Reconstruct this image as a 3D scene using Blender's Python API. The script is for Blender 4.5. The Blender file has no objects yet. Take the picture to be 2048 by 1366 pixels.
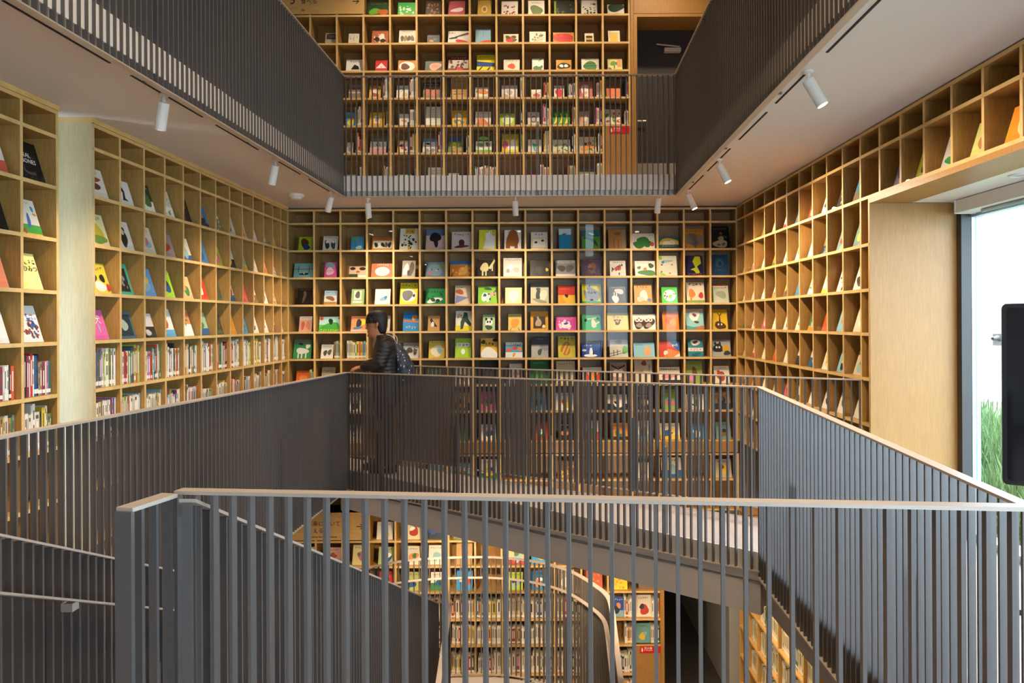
import bpy, bmesh, math, random
from mathutils import Vector, Matrix, Euler
random.seed(7)
SC = bpy.context.scene
COL = SC.collection
F = 1460.0            # focal length in pixels of the 2048 x 1366 frame
CX, CY = 1078.0, 642.0  # principal point
ZO = 4.8              # eye height above the lower floor

# ------------------------------------------------------------------ camera
cam = bpy.data.cameras.new('camera')
camo = bpy.data.objects.new('camera', cam); COL.objects.link(camo)
cam.sensor_width = 36.0
cam.lens = F / 2048 * 36
cam.shift_x = (1024 - CX) / 2048
cam.shift_y = -(683 - CY) / 2048
cam.clip_start = 0.05
camo.location = (0, 0, ZO)
camo.rotation_euler = (math.radians(90), math.radians(0.3), 0)
SC.camera = camo

# ------------------------------------------------------------------ world, exposure
w = bpy.data.worlds.new('overcast_sky'); SC.world = w; w.use_nodes = True
bg = w.node_tree.nodes['Background']
bg.inputs[0].default_value = (0.68, 0.84, 1.0, 1)
bg.inputs[1].default_value = 5.2
SC.view_settings.view_transform = 'Standard'
SC.view_settings.look = 'None'
SC.view_settings.gamma = 1.0
SC.view_settings.use_curve_mapping = False
SC.view_settings.exposure = 1.5
SPOT_W = 50.0
DOWN_W = 75.0
WARM = (1.0, 0.77, 0.51)

def portal(name, loc, rot, sx, sy):
    l = bpy.data.lights.new(name, 'AREA'); l.shape = 'RECTANGLE'; l.size = sx; l.size_y = sy
    l.cycles.is_portal = True
    o = bpy.data.objects.new(name, l); COL.objects.link(o); o.location = loc; o.rotation_euler = rot
    return o
R90 = math.pi / 2

# ------------------------------------------------------------------ helpers
def lin(h):
    if isinstance(h, tuple): return h
    h = h.lstrip('#')
    c = [int(h[i:i+2], 16) / 255 for i in (0, 2, 4)]
    return tuple(x / 12.92 if x <= .04045 else ((x + .055) / 1.055) ** 2.4 for x in c)

def nt(name):
    m = bpy.data.materials.new(name); m.use_nodes = True
    return m, m.node_tree.nodes, m.node_tree.links, m.node_tree.nodes['Principled BSDF']

def mat_plain(name, col, rough=.5, metal=0.0, spec=.5, emit=0, noise=0, nscale=20, bump=0):
    m, n, l, p = nt(name)
    c = lin(col)
    p.inputs['Base Color'].default_value = (*c, 1)
    p.inputs['Roughness'].default_value = rough
    p.inputs['Metallic'].default_value = metal
    p.inputs['Specular IOR Level'].default_value = spec
    if emit:
        p.inputs['Emission Color'].default_value = (*c, 1); p.inputs['Emission Strength'].default_value = emit
    if noise or bump:
        tc = n.new('ShaderNodeTexCoord'); nz = n.new('ShaderNodeTexNoise')
        nz.inputs['Scale'].default_value = nscale; nz.inputs['Detail'].default_value = 4
        l.new(tc.outputs['Object'], nz.inputs['Vector'])
        if noise:
            mx = n.new('ShaderNodeMix'); mx.data_type = 'RGBA'
            mx.inputs[6].default_value = (*[x * (1 - noise) for x in c], 1)
            mx.inputs[7].default_value = (*[min(1, x * (1 + noise)) for x in c], 1)
            l.new(nz.outputs['Fac'], mx.inputs[0]); l.new(mx.outputs[2], p.inputs['Base Color'])
        if bump:
            b = n.new('ShaderNodeBump'); b.inputs['Strength'].default_value = bump; b.inputs['Distance'].default_value = .01
            l.new(nz.outputs['Fac'], b.inputs['Height']); l.new(b.outputs['Normal'], p.inputs['Normal'])
    return m

def mat_wood(name, c0, c1, rough=.42, scale=(1.5, 14, 1.5)):
    m, n, l, p = nt(name)
    tc = n.new('ShaderNodeTexCoord'); mp = n.new('ShaderNodeMapping'); mp.inputs['Scale'].default_value = scale
    nz = n.new('ShaderNodeTexNoise'); nz.inputs['Scale'].default_value = 6; nz.inputs['Detail'].default_value = 6; nz.inputs['Roughness'].default_value = .65
    nz.inputs['Distortion'].default_value = .4
    cr = n.new('ShaderNodeValToRGB')
    cr.color_ramp.elements[0].position = .3; cr.color_ramp.elements[0].color = (*lin(c0), 1)
    cr.color_ramp.elements[1].position = .72; cr.color_ramp.elements[1].color = (*lin(c1), 1)
    l.new(tc.outputs['Object'], mp.inputs['Vector']); l.new(mp.outputs['Vector'], nz.inputs['Vector'])
    l.new(nz.outputs['Fac'], cr.inputs['Fac']); l.new(cr.outputs['Color'], p.inputs['Base Color'])
    p.inputs['Roughness'].default_value = rough
    return m

def mat_objcolor(name, rough=.45):
    m, n, l, p = nt(name)
    oi = n.new('ShaderNodeObjectInfo'); l.new(oi.outputs['Color'], p.inputs['Base Color']); p.inputs['Specular IOR Level'].default_value = .25
    p.inputs['Roughness'].default_value = rough
    return m

def mat_attr(name, rough=.45):
    m, n, l, p = nt(name)
    a = n.new('ShaderNodeAttribute'); a.attribute_name = 'print_colour'
    l.new(a.outputs['Color'], p.inputs['Base Color']); p.inputs['Specular IOR Level'].default_value = .25; p.inputs['Roughness'].default_value = rough
    return m

def mat_clear(name, tint=(.97, .98, .98), ior=1.3, rough=.01):
    m = bpy.data.materials.new(name); m.use_nodes = True
    n = m.node_tree.nodes; l = m.node_tree.links; n.clear()
    out = n.new('ShaderNodeOutputMaterial'); mix = n.new('ShaderNodeMixShader')
    t = n.new('ShaderNodeBsdfTransparent'); t.inputs[0].default_value = (*tint, 1)
    g = n.new('ShaderNodeBsdfGlossy'); g.inputs['Roughness'].default_value = rough
    fr = n.new('ShaderNodeFresnel'); fr.inputs['IOR'].default_value = ior
    ge = n.new('ShaderNodeNewGeometry'); sb = n.new('ShaderNodeMath'); sb.operation = 'SUBTRACT'; sb.inputs[0].default_value = 1.0
    mu = n.new('ShaderNodeMath'); mu.operation = 'MULTIPLY'
    l.new(ge.outputs['Backfacing'], sb.inputs[1]); l.new(sb.outputs[0], mu.inputs[0]); l.new(fr.outputs[0], mu.inputs[1])
    l.new(mu.outputs[0], mix.inputs[0]); l.new(t.outputs[0], mix.inputs[1]); l.new(g.outputs[0], mix.inputs[2])
    l.new(mix.outputs[0], out.inputs['Surface'])
    return m

M = {}
M['wood'] = mat_wood('birch_plywood', '#966f38', '#b58b4c')
M['wood_edge'] = mat_wood('plywood_edge', '#c49e62', '#d8ba80', .5)
M['wood_back'] = mat_wood('plywood_back', '#886333', '#a37a42', .4)
M['wood_panel'] = mat_wood('plywood_panel', '#946a30', '#a67a3e', .45, (12, 12, 1.2))
M['sign_ply'] = mat_wood('sign_plywood', '#c2985a', '#d2aa6c', .5, (1.2, 12, 12))
M['pale_panel'] = mat_wood('pale_panel', '#b3a27a', '#c4b48c', .5, (12, 12, 1.2))
M['metal'] = mat_plain('bronze_grey_steel', '#686361', .42, .5, noise=.06, nscale=30)
M['rail_top'] = mat_plain('bronze_grey_rail', '#b5a79b', .42, .3, noise=.05, nscale=20)
M['fascia'] = mat_plain('bronze_fascia', '#d0c8bf', .4, .1, noise=.06, nscale=6)
M['beam'] = mat_plain('bridge_beam_paint', '#b9b1ab', .45, .1, noise=.06, nscale=6)
M['ceiling'] = mat_plain('painted_ceiling', '#cdc2ba', .9, noise=.02, nscale=200)
M['floor'] = mat_plain('grey_carpet', '#a39a97', .95, noise=.12, nscale=260, bump=.2)
M['concrete'] = mat_plain('concrete', '#8d8984', .8, noise=.08, nscale=4)
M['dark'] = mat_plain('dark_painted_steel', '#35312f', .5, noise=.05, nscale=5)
M['white'] = mat_plain('white_paint', '#dcd8d2', .45)
M['lampface'] = mat_plain('lamp_lens', (1.0, .86, .66), .4, emit=14)
M['slot'] = mat_plain('black_slot', '#171514', .8)
M['clear'] = mat_clear('clear_acrylic')
M['glass'] = mat_clear('window_glass', (.93, .97, .98), 1.5)
M['cover'] = mat_objcolor('book_cover')
M['print'] = mat_attr('cover_print')
M['spineprint'] = mat_attr('book_row_print', .45)
M['paper'] = mat_plain('page_edges', '#e4dcc8', .8)
M['sticker'] = mat_plain('library_sticker', '#e9e4d8', .5)
M['spine_ink'] = mat_plain('faded_spine_lettering', '#5a5048', .7)
M['ink'] = mat_plain('black_ink', '#16130f', .6)
M['red'] = mat_plain('red_sign', '#c4101c', .4)
M['frame_blue'] = mat_plain('pale_aluminium', '#a9bcc6', .35, .3)
M['black'] = mat_plain('black_plastic', '#0b0a0e', .25)
M['screen'] = mat_plain('dark_glass_screen', '#050409', .08)
M['grass'] = mat_plain('grass_green', '#55703a', .7, noise=.4, nscale=6)
M['earth'] = mat_plain('soil', '#6d6a4a', .9)
M['pale_wall'] = mat_plain('pale_exterior_concrete', '#c9ccca', .9, noise=.05, nscale=2)

def newobj(name, mesh, parent=None, loc=(0, 0, 0), rot=(0, 0, 0), scale=None):
    o = bpy.data.objects.new(name, mesh); COL.objects.link(o)
    o.parent = parent; o.location = loc; o.rotation_euler = rot
    if scale: o.scale = scale
    return o

def tag(o, label, cat, group=None, kind=None):
    o['label'] = label; o['category'] = cat
    if group: o['group'] = group
    if kind: o['kind'] = kind
    return o

def struct(o, label=None, cat=None):
    o['kind'] = 'structure'
    if label: o['label'] = label
    if cat: o['category'] = cat
    return o

def thing(name, label, cat, loc, rz=0, group=None):
    o = bpy.data.objects.new(name, None); COL.objects.link(o)
    o.location = loc; o.rotation_euler = (0, 0, rz); o.empty_display_size = .1
    return tag(o, label, cat, group)

def mk(name, verts, faces, mats, fm=None, smooth=False):
    me = bpy.data.meshes.new(name); me.from_pydata(verts, [], faces)
    for m in (mats if isinstance(mats, (list, tuple)) else [mats]): me.materials.append(m)
    if fm:
        me.polygons.foreach_set('material_index', fm)
    if smooth: me.polygons.foreach_set('use_smooth', [True] * len(faces))
    me.update()
    return me

BOXF = [(0, 3, 2, 1), (4, 5, 6, 7), (0, 1, 5, 4), (1, 2, 6, 5), (2, 3, 7, 6), (3, 0, 4, 7)]  # bottom top front(-y) right back left
def boxv(a, b):
    x0, y0, z0 = a; x1, y1, z1 = b
    return [(x0, y0, z0), (x1, y0, z0), (x1, y1, z0), (x0, y1, z0), (x0, y0, z1), (x1, y0, z1), (x1, y1, z1), (x0, y1, z1)]

class MB:
    def __init__(s): s.v = []; s.f = []; s.m = []
    def box(s, a, b, mi=0, front=None):
        k = len(s.v); s.v += boxv(a, b)
        for i, f in enumerate(BOXF):
            s.f.append(tuple(k + j for j in f)); s.m.append(front if (front is not None and i == 2) else mi)
        return s
    def add(s, v, f, mi=0):
        k = len(s.v); s.v += list(v)
        for q in f: s.f.append(tuple(k + j for j in q)); s.m.append(mi)
        return s
    def prism(s, poly, z0, z1, mi=0):
        n = len(poly); k = len(s.v)
        s.v += [(x, y, z0) for x, y in poly] + [(x, y, z1) for x, y in poly]
        s.f.append(tuple(k + i for i in reversed(range(n)))); s.m.append(mi)
        s.f.append(tuple(k + n + i for i in range(n))); s.m.append(mi)
        for i in range(n):
            j = (i + 1) % n
            s.f.append((k + i, k + j, k + n + j, k + n + i)); s.m.append(mi)
        return s
    def tube(s, pts, rad, n=8, mi=0, cap=True, sx=1, sy=1):
        k = len(s.v); P = [Vector(p) for p in pts]; N = len(P)
        rads = rad if isinstance(rad, (list, tuple)) else [rad] * N
        up = None
        for i, p in enumerate(P):
            t = (P[min(i + 1, N - 1)] - P[max(i - 1, 0)])
            t = t.normalized() if t.length > 1e-9 else Vector((0, 0, 1))
            if up is None:
                a = Vector((0, 0, 1)) if abs(t.z) < .9 else Vector((1, 0, 0))
            else: a = up
            x = a.cross(t).normalized(); y = t.cross(x).normalized(); up = y
            for j in range(n):
                an = 2 * math.pi * j / n
                q = p + x * math.cos(an) * rads[i] * sx + y * math.sin(an) * rads[i] * sy
                s.v.append(tuple(q))
        for i in range(N - 1):
            for j in range(n):
                a = k + i * n + j; b = k + i * n + (j + 1) % n
                s.f.append((a, b, b + n, a + n)); s.m.append(mi)
        if cap:
            s.f.append(tuple(k + j for j in reversed(range(n)))); s.m.append(mi)
            s.f.append(tuple(k + (N - 1) * n + j for j in range(n))); s.m.append(mi)
        return s
    def lathe(s, prof, n=20, mi=0, M4=None):
        k = len(s.v)
        for r, z in prof:
            for j in range(n):
                a = 2 * math.pi * j / n; p = Vector((r * math.cos(a), r * math.sin(a), z))
                s.v.append(tuple(M4 @ p if M4 else p))
        for i in range(len(prof) - 1):
            for j in range(n):
                a = k + i * n + j; b = k + i * n + (j + 1) % n
                s.f.append((a, b, b + n, a + n)); s.m.append(mi)
        s.f.append(tuple(k + j for j in reversed(range(n)))); s.m.append(mi)
        s.f.append(tuple(k + (len(prof) - 1) * n + j for j in range(n))); s.m.append(mi)
        return s
    def sweep(s, pts, w0, w1, z0, z1, mi=0):
        """rectangular bar along pts (x,y,z); w0..w1 across (right of travel is +), z0..z1 vertical"""
        k = len(s.v); N = len(pts); P = [Vector(p) for p in pts]
        for i, p in enumerate(P):
            d0 = (P[i] - P[i - 1]) if i > 0 else (P[1] - P[0])
            d1 = (P[i + 1] - P[i]) if i < N - 1 else (P[N - 1] - P[N - 2])
            n0 = Vector((d0.y, -d0.x, 0)).normalized(); n1 = Vector((d1.y, -d1.x, 0)).normalized()
            m = (n0 + n1)
            m = m.normalized() if m.length > 1e-6 else n0
            c = max(.45, m.dot(n0)); m = m / c
            for (w, z) in ((w0, z0), (w1, z0), (w1, z1), (w0, z1)):
                s.v.append((p.x + m.x * w, p.y + m.y * w, p.z + z))
        for i in range(N - 1):
            a = k + 4 * i
            for j in range(4):
                s.f.append((a + j, a + (j + 1) % 4, a + 4 + (j + 1) % 4, a + 4 + j)); s.m.append(mi)
        s.f.append((k + 3, k + 2, k + 1, k)); s.m.append(mi)
        e = k + 4 * (N - 1)
        s.f.append((e, e + 1, e + 2, e + 3)); s.m.append(mi)
        return s
    def build(s, name, mats, parent=None, loc=(0, 0, 0), rot=(0, 0, 0), smooth=False):
        return newobj(name, mk(name, s.v, s.f, mats, s.m, smooth), parent, loc, rot)

def W(px, py, d):      # a point on the photograph's ray at distance d
    return Vector(((px - CX) * d / F, d, (CY - py) * d / F + ZO))

TEXTS = []
def text_mesh(body, size, ext=.0006):
    cu = bpy.data.curves.new('text', 'FONT'); cu.body = body; cu.size = size; cu.extrude = ext
    cu.resolution_u = 2; cu.align_x = 'LEFT'
    o = bpy.data.objects.new('text', cu); COL.objects.link(o)
    bpy.context.view_layer.update()
    dg = bpy.context.evaluated_depsgraph_get()
    me = bpy.data.meshes.new_from_object(o.evaluated_get(dg))
    bpy.data.objects.remove(o); bpy.data.curves.remove(cu)
    return me

# ================================================================== THE SETTING
Zc, Zfu, Zm, Zms, Zl = 1.41, 1.575, -1.61, -2.0, -4.8     # mid ceiling, upper floor, mid floor, mid slab underside, lower floor
XL, XR, DB = -3.06, 2.44, 9.0                              # faces of the left, right and back bookcases
SD = .28                                                   # bookcase depth
def up_left(d):  return -2.10 + (7.87 - d) * -.0166
def up_right(d): return 1.494 - (7.87 - d) * .0243
A = W(693, 742, 7.87); B = W(1518, 776, 4.99)
A.z = ZO - .54; B.z = ZO - .455
Cc = Vector((-2.05, 8.5, ZO - .49)); D = Vector((2.43, 5.49, ZO - .45))

def slab(name, poly, z0, z1, mat, mat2=None):
    return struct(MB().prism(poly, z0 + ZO, z1 + ZO).build(name, mat))
# upper slab = ceiling of the middle level
slab('ceiling_left', [(-4.3, -3.5), (up_left(-3.5), -3.5), (up_left(7.87), 7.87), (up_left(7.87), 9.3), (-4.3, 9.3)], Zc, Zfu, M['ceiling'])
slab('ceiling_back', [(up_left(7.87), 7.87), (up_right(7.87), 7.87), (up_right(7.87), 9.3), (up_left(7.87), 9.3)], Zc, Zfu, M['ceiling'])
slab('ceiling_right', [(up_right(-3.5), -3.5), (2.8, -3.5), (2.8, 9.3), (up_right(7.87), 9.3), (up_right(7.87), 7.87)], Zc, Zfu, M['ceiling'])
slab('ceiling_near', [(up_left(-3.5), -3.5), (up_right(-3.5), -3.5), (up_right(.2), .2), (up_left(.2), .2)], Zc, Zfu, M['ceiling'])
slab('ceiling_top', [(-4.3, -3.7), (3.6, -3.7), (3.6, 9.5), (-4.3, 9.5)], 4.75, 4.9, M['ceiling'])
# middle floor
FR0 = Vector((-1.05, 2.12)); FR1 = Vector((1.40, 1.72))
slab('floor_left', [(-4.3, -3.5), (-2.14, -3.5), (-2.14, 7.87), (-2.33, 8.7), (-2.33, 9.0), (-4.3, 9.0)], -1.78, Zm, M['floor'])
slab('floor_bridge', [(A.x, A.y + .08), (B.x, B.y + .08), (2.44, 5.49), (-2.33, 8.7)], Zms, Zm, M['floor'])
slab('floor_right', [(1.42, -3.5), (3.4, -3.5), (3.4, 5.36), (2.44, 5.36), (2.44, 5.49), (B.x + .06, B.y + .03), (1.56, 1.7), (1.42, 1.7)], Zms, Zm, M['floor'])
slab('floor_near', [(-2.06, -3.5), (1.42, -3.5), (1.42, 1.70), (-1.05, 2.10), (-1.05, 1.66), (-2.06, 1.66)], Zms, Zm, M['floor'])
slab('floor_lower', [(-4.3, -3.7), (3.6, -3.7), (3.6, 13.6), (-4.3, 13.6)], Zl - .15, Zl, M['floor'])

# shell
def wallbox(name, a, b, mat):
    return struct(MB().box((a[0], a[1], a[2] + ZO), (b[0], b[1], b[2] + ZO)).build(name, mat))
wallbox('wall_left', (-4.5, -3.7, Zl), (-4.3, 3.2, 4.9), M['white'])
wallbox('wall_left_far', (-4.5, 4.4, Zl), (-4.3, 9.5, 4.9), M['white'])
wallbox('wall_left_under', (-4.5, 3.2, Zl), (-4.3, 4.4, Zm), M['white'])
wallbox('wall_left_over', (-4.5, 3.2, .6), (-4.3, 4.4, 4.9), M['white'])

# back wall behind the bookcases (opening for the corridor below and the door above)
wallbox('wall_back_middle', (-4.3, 9.29, Zms), (3.6, 9.5, 2.0), M['concrete'])
wallbox('wall_back_lower', (-4.3, 9.29, Zl), (1.53, 9.5, Zms), M['concrete'])
wallbox('wall_back_lower_right', (2.40, 9.29, Zl), (3.6, 9.5, Zms), M['concrete'])
wallbox('wall_back_upper', (-4.3, 9.29, 2.0), (1.16, 9.5, 4.9), M['concrete'])
wallbox('wall_back_upper_right', (2.11, 9.29, 2.0), (3.6, 9.5, 4.9), M['concrete'])
wallbox('wall_back_upper_over', (1.16, 9.29, 3.78), (2.11, 9.5, 4.9), M['concrete'])
# corridor behind the lower opening
wallbox('wall_corridor_left', (1.33, 9.5, Zl), (1.53, 13.6, Zms), M['concrete'])
wallbox('wall_corridor_right', (2.40, 9.5, Zl), (2.60, 13.6, Zms), M['concrete'])
wallbox('wall_corridor_end', (1.33, 13.6, Zl), (2.60, 13.8, Zms), M['concrete'])
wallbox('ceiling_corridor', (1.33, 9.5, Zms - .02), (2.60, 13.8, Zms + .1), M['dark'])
# right wall: solid beyond the alcove, open alcove with a window nearer the camera
wallbox('wall_right_far', (2.735, 5.385, Zl), (3.15, 9.5, 4.9), M['concrete'])
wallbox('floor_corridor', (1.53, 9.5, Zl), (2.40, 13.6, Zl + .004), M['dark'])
wallbox('wall_right_near', (2.73, -3.7, Zl), (3.6, -2.6, 4.9), M['concrete'])
wallbox('wall_right_over', (2.73, -2.6, .88), (3.6, 5.36, 4.9), M['ceiling'])
wallbox('wall_right_under', (2.73, -2.6, Zl), (3.6, 5.36, Zms), M['concrete'])
wallbox('trim_1', (3.075, 5.31, Zm), (3.145, 5.385, .855), M['dark'])
wallbox('wall_partition', (-4.3, 5.0, Zm), (-3.06, 5.03, 1.38), M['pale_panel'])
wallbox('trim_2', (-4.3, 4.985, 1.38), (-3.04, 5.03, Zc), M['wood_edge'])
# near wall with two tall windows behind the camera
wallbox('wall_near_left', (-4.5, -3.9, Zl), (1.35, -3.7, 4.9), M['white'])
wallbox('wall_near_right', (2.7, -3.9, Zl), (3.6, -3.7, 4.9), M['white'])
wallbox('wall_near_under', (1.35, -3.9, Zl), (2.7, -3.7, Zm), M['white'])
wallbox('wall_near_between', (1.35, -3.9, 1.35), (2.7, -3.7, 1.65), M['white'])
wallbox('wall_near_over', (1.35, -3.9, 3.2), (2.7, -3.7, 4.9), M['white'])

def window(name, loc, rz, wd, ht, nv=1):
    """frame and panes; local x across, z up, origin at the lower left corner"""
    m = MB(); t = .05
    m.box((0, -.03, 0), (t, .03, ht)); m.box((wd - t, -.03, 0), (wd, .03, ht))
    m.box((t, -.03, 0), (wd - t, .03, t)); m.box((t, -.03, ht - t), (wd - t, .03, ht))
    o = struct(m.build(name, M['frame_blue'], None, loc, (0, 0, rz)))
    n = nv
    for i in range(n):
        a = t + (wd - 2 * t) * i / n; b = t + (wd - 2 * t) * (i + 1) / n
        MB().box((a, -.006, t), (b, .006, ht - t)).build('pane', M['glass'], o)
        if i: MB().box((a - .02, -.03, t), (a + .02, .03, ht - t)).build('mullion', M['frame_blue'], o)
    return o
window('window_1', (3.18, 5.36, Zm + ZO), -R90, 7.9, 2.40, 4)
window('window_2', (1.35, -3.8, Zm + ZO), 0, 1.35, 2.96, 2)
window('window_3', (1.35, -3.8, 1.65 + ZO), 0, 1.35, 1.55, 2)
window('window_4', (-4.4, 3.2, Zm + ZO), R90, 1.2, 2.21, 1)
portal('daylight_portal', (3.3, 1.4, ZO - .4), (0, R90, 0), 2.4, 7.9)
portal('daylight_portal', (2.02, -3.88, ZO - .13), (R90, 0, 0), 1.35, 2.96)
portal('daylight_portal', (2.02, -3.88, ZO + 2.42), (R90, 0, 0), 1.35, 1.55)
portal('daylight_portal', (-4.48, 3.8, ZO - .5), (0, -R90, 0), 2.2, 1.2)

# ================================================================== RAILINGS
BAR = mk('baluster', boxv((-.005, -.0130, 0), (.005, .0130, 1)), BOXF, M['metal'])
POST = mk('post', boxv((-.008, -.02, 0), (.008, .02, 1)), BOXF, M['metal'])
def along(pts, step, off=0.0):
    out = []; carry = off
    for i in range(len(pts) - 1):
        a = Vector(pts[i]); b = Vector(pts[i + 1]); L = (b.xy - a.xy).length
        t = carry
        while t < L:
            out.append((a.lerp(b, t / L), math.atan2(b.y - a.y, b.x - a.x))); t += step
        carry = t - L
    return out

def railing(name, label, pts, H, step=.057, group='steel bar railings', handrail=None, side=1, posts=1.4, bottom=True, capw=.024, off=.0, closer=False):
    """pts: top-rail points (world). Flat vertical bars hang H below the top rail."""
    P = [Vector(p) for p in pts]; o0 = P[0].copy(); o0.z -= H
    t = thing(name, label, 'railing', o0, 0, group)
    L = [tuple(p - o0) for p in P]
    MB().sweep(L, -capw, capw, -.010, 0).build('top_rail', M['rail_top'], t)
    if bottom: MB().sweep(L, -.02, .02, -H - .008, -H).build('bottom_rail', M['rail_top'], t)
    for p, a in along(L, step, off):
        newobj('baluster', BAR, t, (p.x, p.y, p.z - H), (0, 0, a), (1, 1, H - .01))
    if handrail:
        hm = MB(); q = []
        for i, p in enumerate(L):
            a = Vector(L[max(i - 1, 0)]); b = Vector(L[min(i + 1, len(L) - 1)]); d = (b - a); n = Vector((d.y, -d.x, 0)).normalized()
            q.append((p[0] + n.x * side * .045, p[1] + n.y * side * .045, p[2] - handrail))
        hm.sweep(q, -.021, .021, -.010, .0).build('handrail', M['rail_top'], t)
        for p, a in along(q, 1.45, 1.27):
            MB().box((-.022, -.012, -.045), (.022, .035, -.011)).build('handrail_bracket', M['rail_top'], t, p, (0, 0, a))
    if posts:
        for p, a in along(L, posts, posts * .5):
            newobj('stiffener_post', POST, t, (p.x - math.sin(a) * .03 * -side, p.y + math.cos(a) * .03 * -side, p.z - H), (0, 0, a), (1, 1, H * .62))
    return t

UR = 2.65 + ZO; UH = 2.65 - 1.35
uL = [(up_left(d), d, UR) for d in (.6, 7.87)]
uB = [(up_left(7.87), 7.87, UR), (up_right(7.87), 7.87, UR)]
uR = [(up_right(d), d, UR) for d in (7.87, .6)]
railing('upper_railing', 'dark steel bar railing of the upper gallery along the left of the void', uL, UH, side=-1)
railing('upper_railing', 'thin steel bar railing of the upper gallery in front of its bookshelves', uB, UH, side=-1, off=.03)
railing('upper_railing', 'dark steel bar railing of the upper gallery along the right of the void', uR, UH, side=-1)
# slab edge panels behind the bars
def edge(name, pts, z0, z1, off):
    q = [(p[0], p[1], ZO) for p in pts]
    return struct(MB().sweep(q, off - .008, off + .008, z0, z1).build(name, M['fascia']))
edge('trim_3', uL, 1.36, 1.58, -.035); edge('trim_4', uB, 1.36, 1.58, -.035); edge('trim_5', uR, 1.36, 1.58, -.035)

midL = [(-2.105, .9, ZO - .42), (-2.085, 3.0, ZO - .435), (A.x, A.y, A.z)]
railing('void_railing', 'dark steel bar railing along the left walkway above the stairs', midL, 1.26, side=-1)
railing('bridge_railing', 'long steel bar railing on the near edge of the diagonal bridge', [tuple(A), tuple(B)], 1.26, off=.03, side=-1, posts=1.1)
e1 = W(2120, 1036, 2.25); e2 = Vector((1.505, 1.75, e1.z - .01))
e1.x = 1.50
railing('void_railing', 'blue-grey steel bar railing sloping down from the bridge towards the window', [tuple(B), (1.50, 2.45, ZO - .565), (1.50, 1.8, ZO - .59)], 1.30, side=-1)
railing('bridge_railing', 'steel bar railing on the far edge of the diagonal bridge, ending at the right bookcase', [tuple(Cc), tuple(D)], 1.06, off=.02, side=1)
edge('trim_6', [tuple(A), tuple(B)], -1.795, -1.60, -.030)
struct(MB().sweep([(A.x, A.y, ZO), (B.x, B.y, ZO)], -.06, -.004, -2.02, -1.815).build('trim_13', M['beam']))
edge('trim_7', midL, -1.78, -1.60, -.035)
edge('trim_8', [tuple(B), (1.5, 1.8, 0)], -1.84, -1.60, -.035)

# the camera landing's own railing
f0 = W(355, 975, 2.12); f1 = W(2048, 1016, 1.77); dv = (f1 - f0); f2 = f0 + dv * 1.12
railing('landing_railing', 'grey steel bar railing of the nearest landing, across the whole foreground', [tuple(f0), tuple(f2)], 1.18, off=.0, side=1, posts=0, capw=.021)
g0 = W(247, 994, 1.93); g1 = W(338, 979, 2.09)
g0.z = g1.z = f0.z - .004
t = thing('landing_railing', 'short brown-grey return of the nearest landing railing, closed by a flat end plate', 'railing', (g0.x, g0.y, g0.z - 1.18), 0, 'steel bar railings')
L = [(0, 0, 1.18), tuple((g1 - g0) + Vector((0, 0, 1.18)))]
MB().sweep(L, -.026, .026, -.011, 0).build('top_rail', M['rail_top'], t)
dd = (g1 - g0); ang = math.atan2(dd.y, dd.x)
MB().box((-.006, -.026, 0), (.006, .026, 1.17)).build('end_plate', M['metal'], t, (0, 0, 0), (0, 0, ang))
for k in (.3, .62, .94):
    newobj('baluster', BAR, t, (dd.x * k, dd.y * k, 0), (0, 0, ang), (1, 1, 1.17))

# ------------------------------------------------------------------ stairs: flight one, landing, flight two
SL = .445
def stair_top(d): return -.49 - SL * (d - 2.04)
sR = [(-.99, 2.05, ZO + stair_top(2.05)), (-.99, 6.93, ZO + stair_top(6.93)), (-.955, 7.0, ZO + stair_top(6.97)), (-.90, 7.0, ZO + stair_top(7.0)), (-.865, 6.93, ZO + stair_top(7.0) - .02), (-.865, 5.2, ZO + stair_top(6.97) - SL * 1.75)]
railing('stair_railing', 'dark steel bar railing between the two stair flights, sloping down and folding back', sR, 1.22, side=-1, posts=1.2, group='stair railings')
def catmull(P, n=6):
    out = []
    for i in range(len(P) - 1):
        p0 = Vector(P[max(i - 1, 0)]); p1 = Vector(P[i]); p2 = Vector(P[i + 1]); p3 = Vector(P[min(i + 2, len(P) - 1)])
        for k in range(n):
            t = k / n
            out.append(tuple(.5 * ((2 * p1) + (-p0 + p2) * t + (2 * p0 - 5 * p1 + 4 * p2 - p3) * t * t + (-p0 + 3 * p1 - 3 * p2 + p3) * t ** 3)))
    out.append(tuple(P[-1])); return out
zt = ZO - 2.63
sLp = [(-1.98, 1.75, ZO + stair_top(1.75)), (-1.98, 6.6, ZO + stair_top(6.6))]
curve = catmull([(-1.98, 6.6, ZO + stair_top(6.6)), (-1.99, 7.2, zt + .03), (-1.90, 7.72, zt), (-1.45, 8.06, zt), (-.66, 8.16, zt), (-.1, 8.02, zt), (.3, 7.70, zt), (.55, 7.25, zt), (.645, 6.95, zt), (.664, 6.75, zt - .06)], 5)
sL = [sLp[0]] + curve + [(.664, 6.0, zt - .06 - SL * .75), (.664, 5.0, zt - .06 - SL * 1.75)]
tL = railing('stair_railing', 'steel bar railing with handrail running down the stairs and curving round the landing', sL, 1.30, handrail=.215, side=1, posts=1.3, group='stair railings')
st = thing('staircase', 'carpeted stairs descending from the nearest landing to the curved lower landing', 'stairs', (-1.48, 1.7, ZO - 4.8))
n = 26
TR = mk('tread', boxv((-.47, 0, -.18), (.47, .23, 0)), BOXF, M['floor'])
for i in range(22):
    newobj('tread', TR, st, (0, .02 + i * .235, 4.8 + Zm - .105 * (i + 1)))
TR2 = mk('tread', boxv((-.74, -.23, -.18), (.74, 0, 0)), BOXF, M['floor'])
for i in range(7):
    newobj('tread', TR2, st, (1.38, 5.2 - i * .25, .83 - .105 * (i + 1)))
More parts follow.
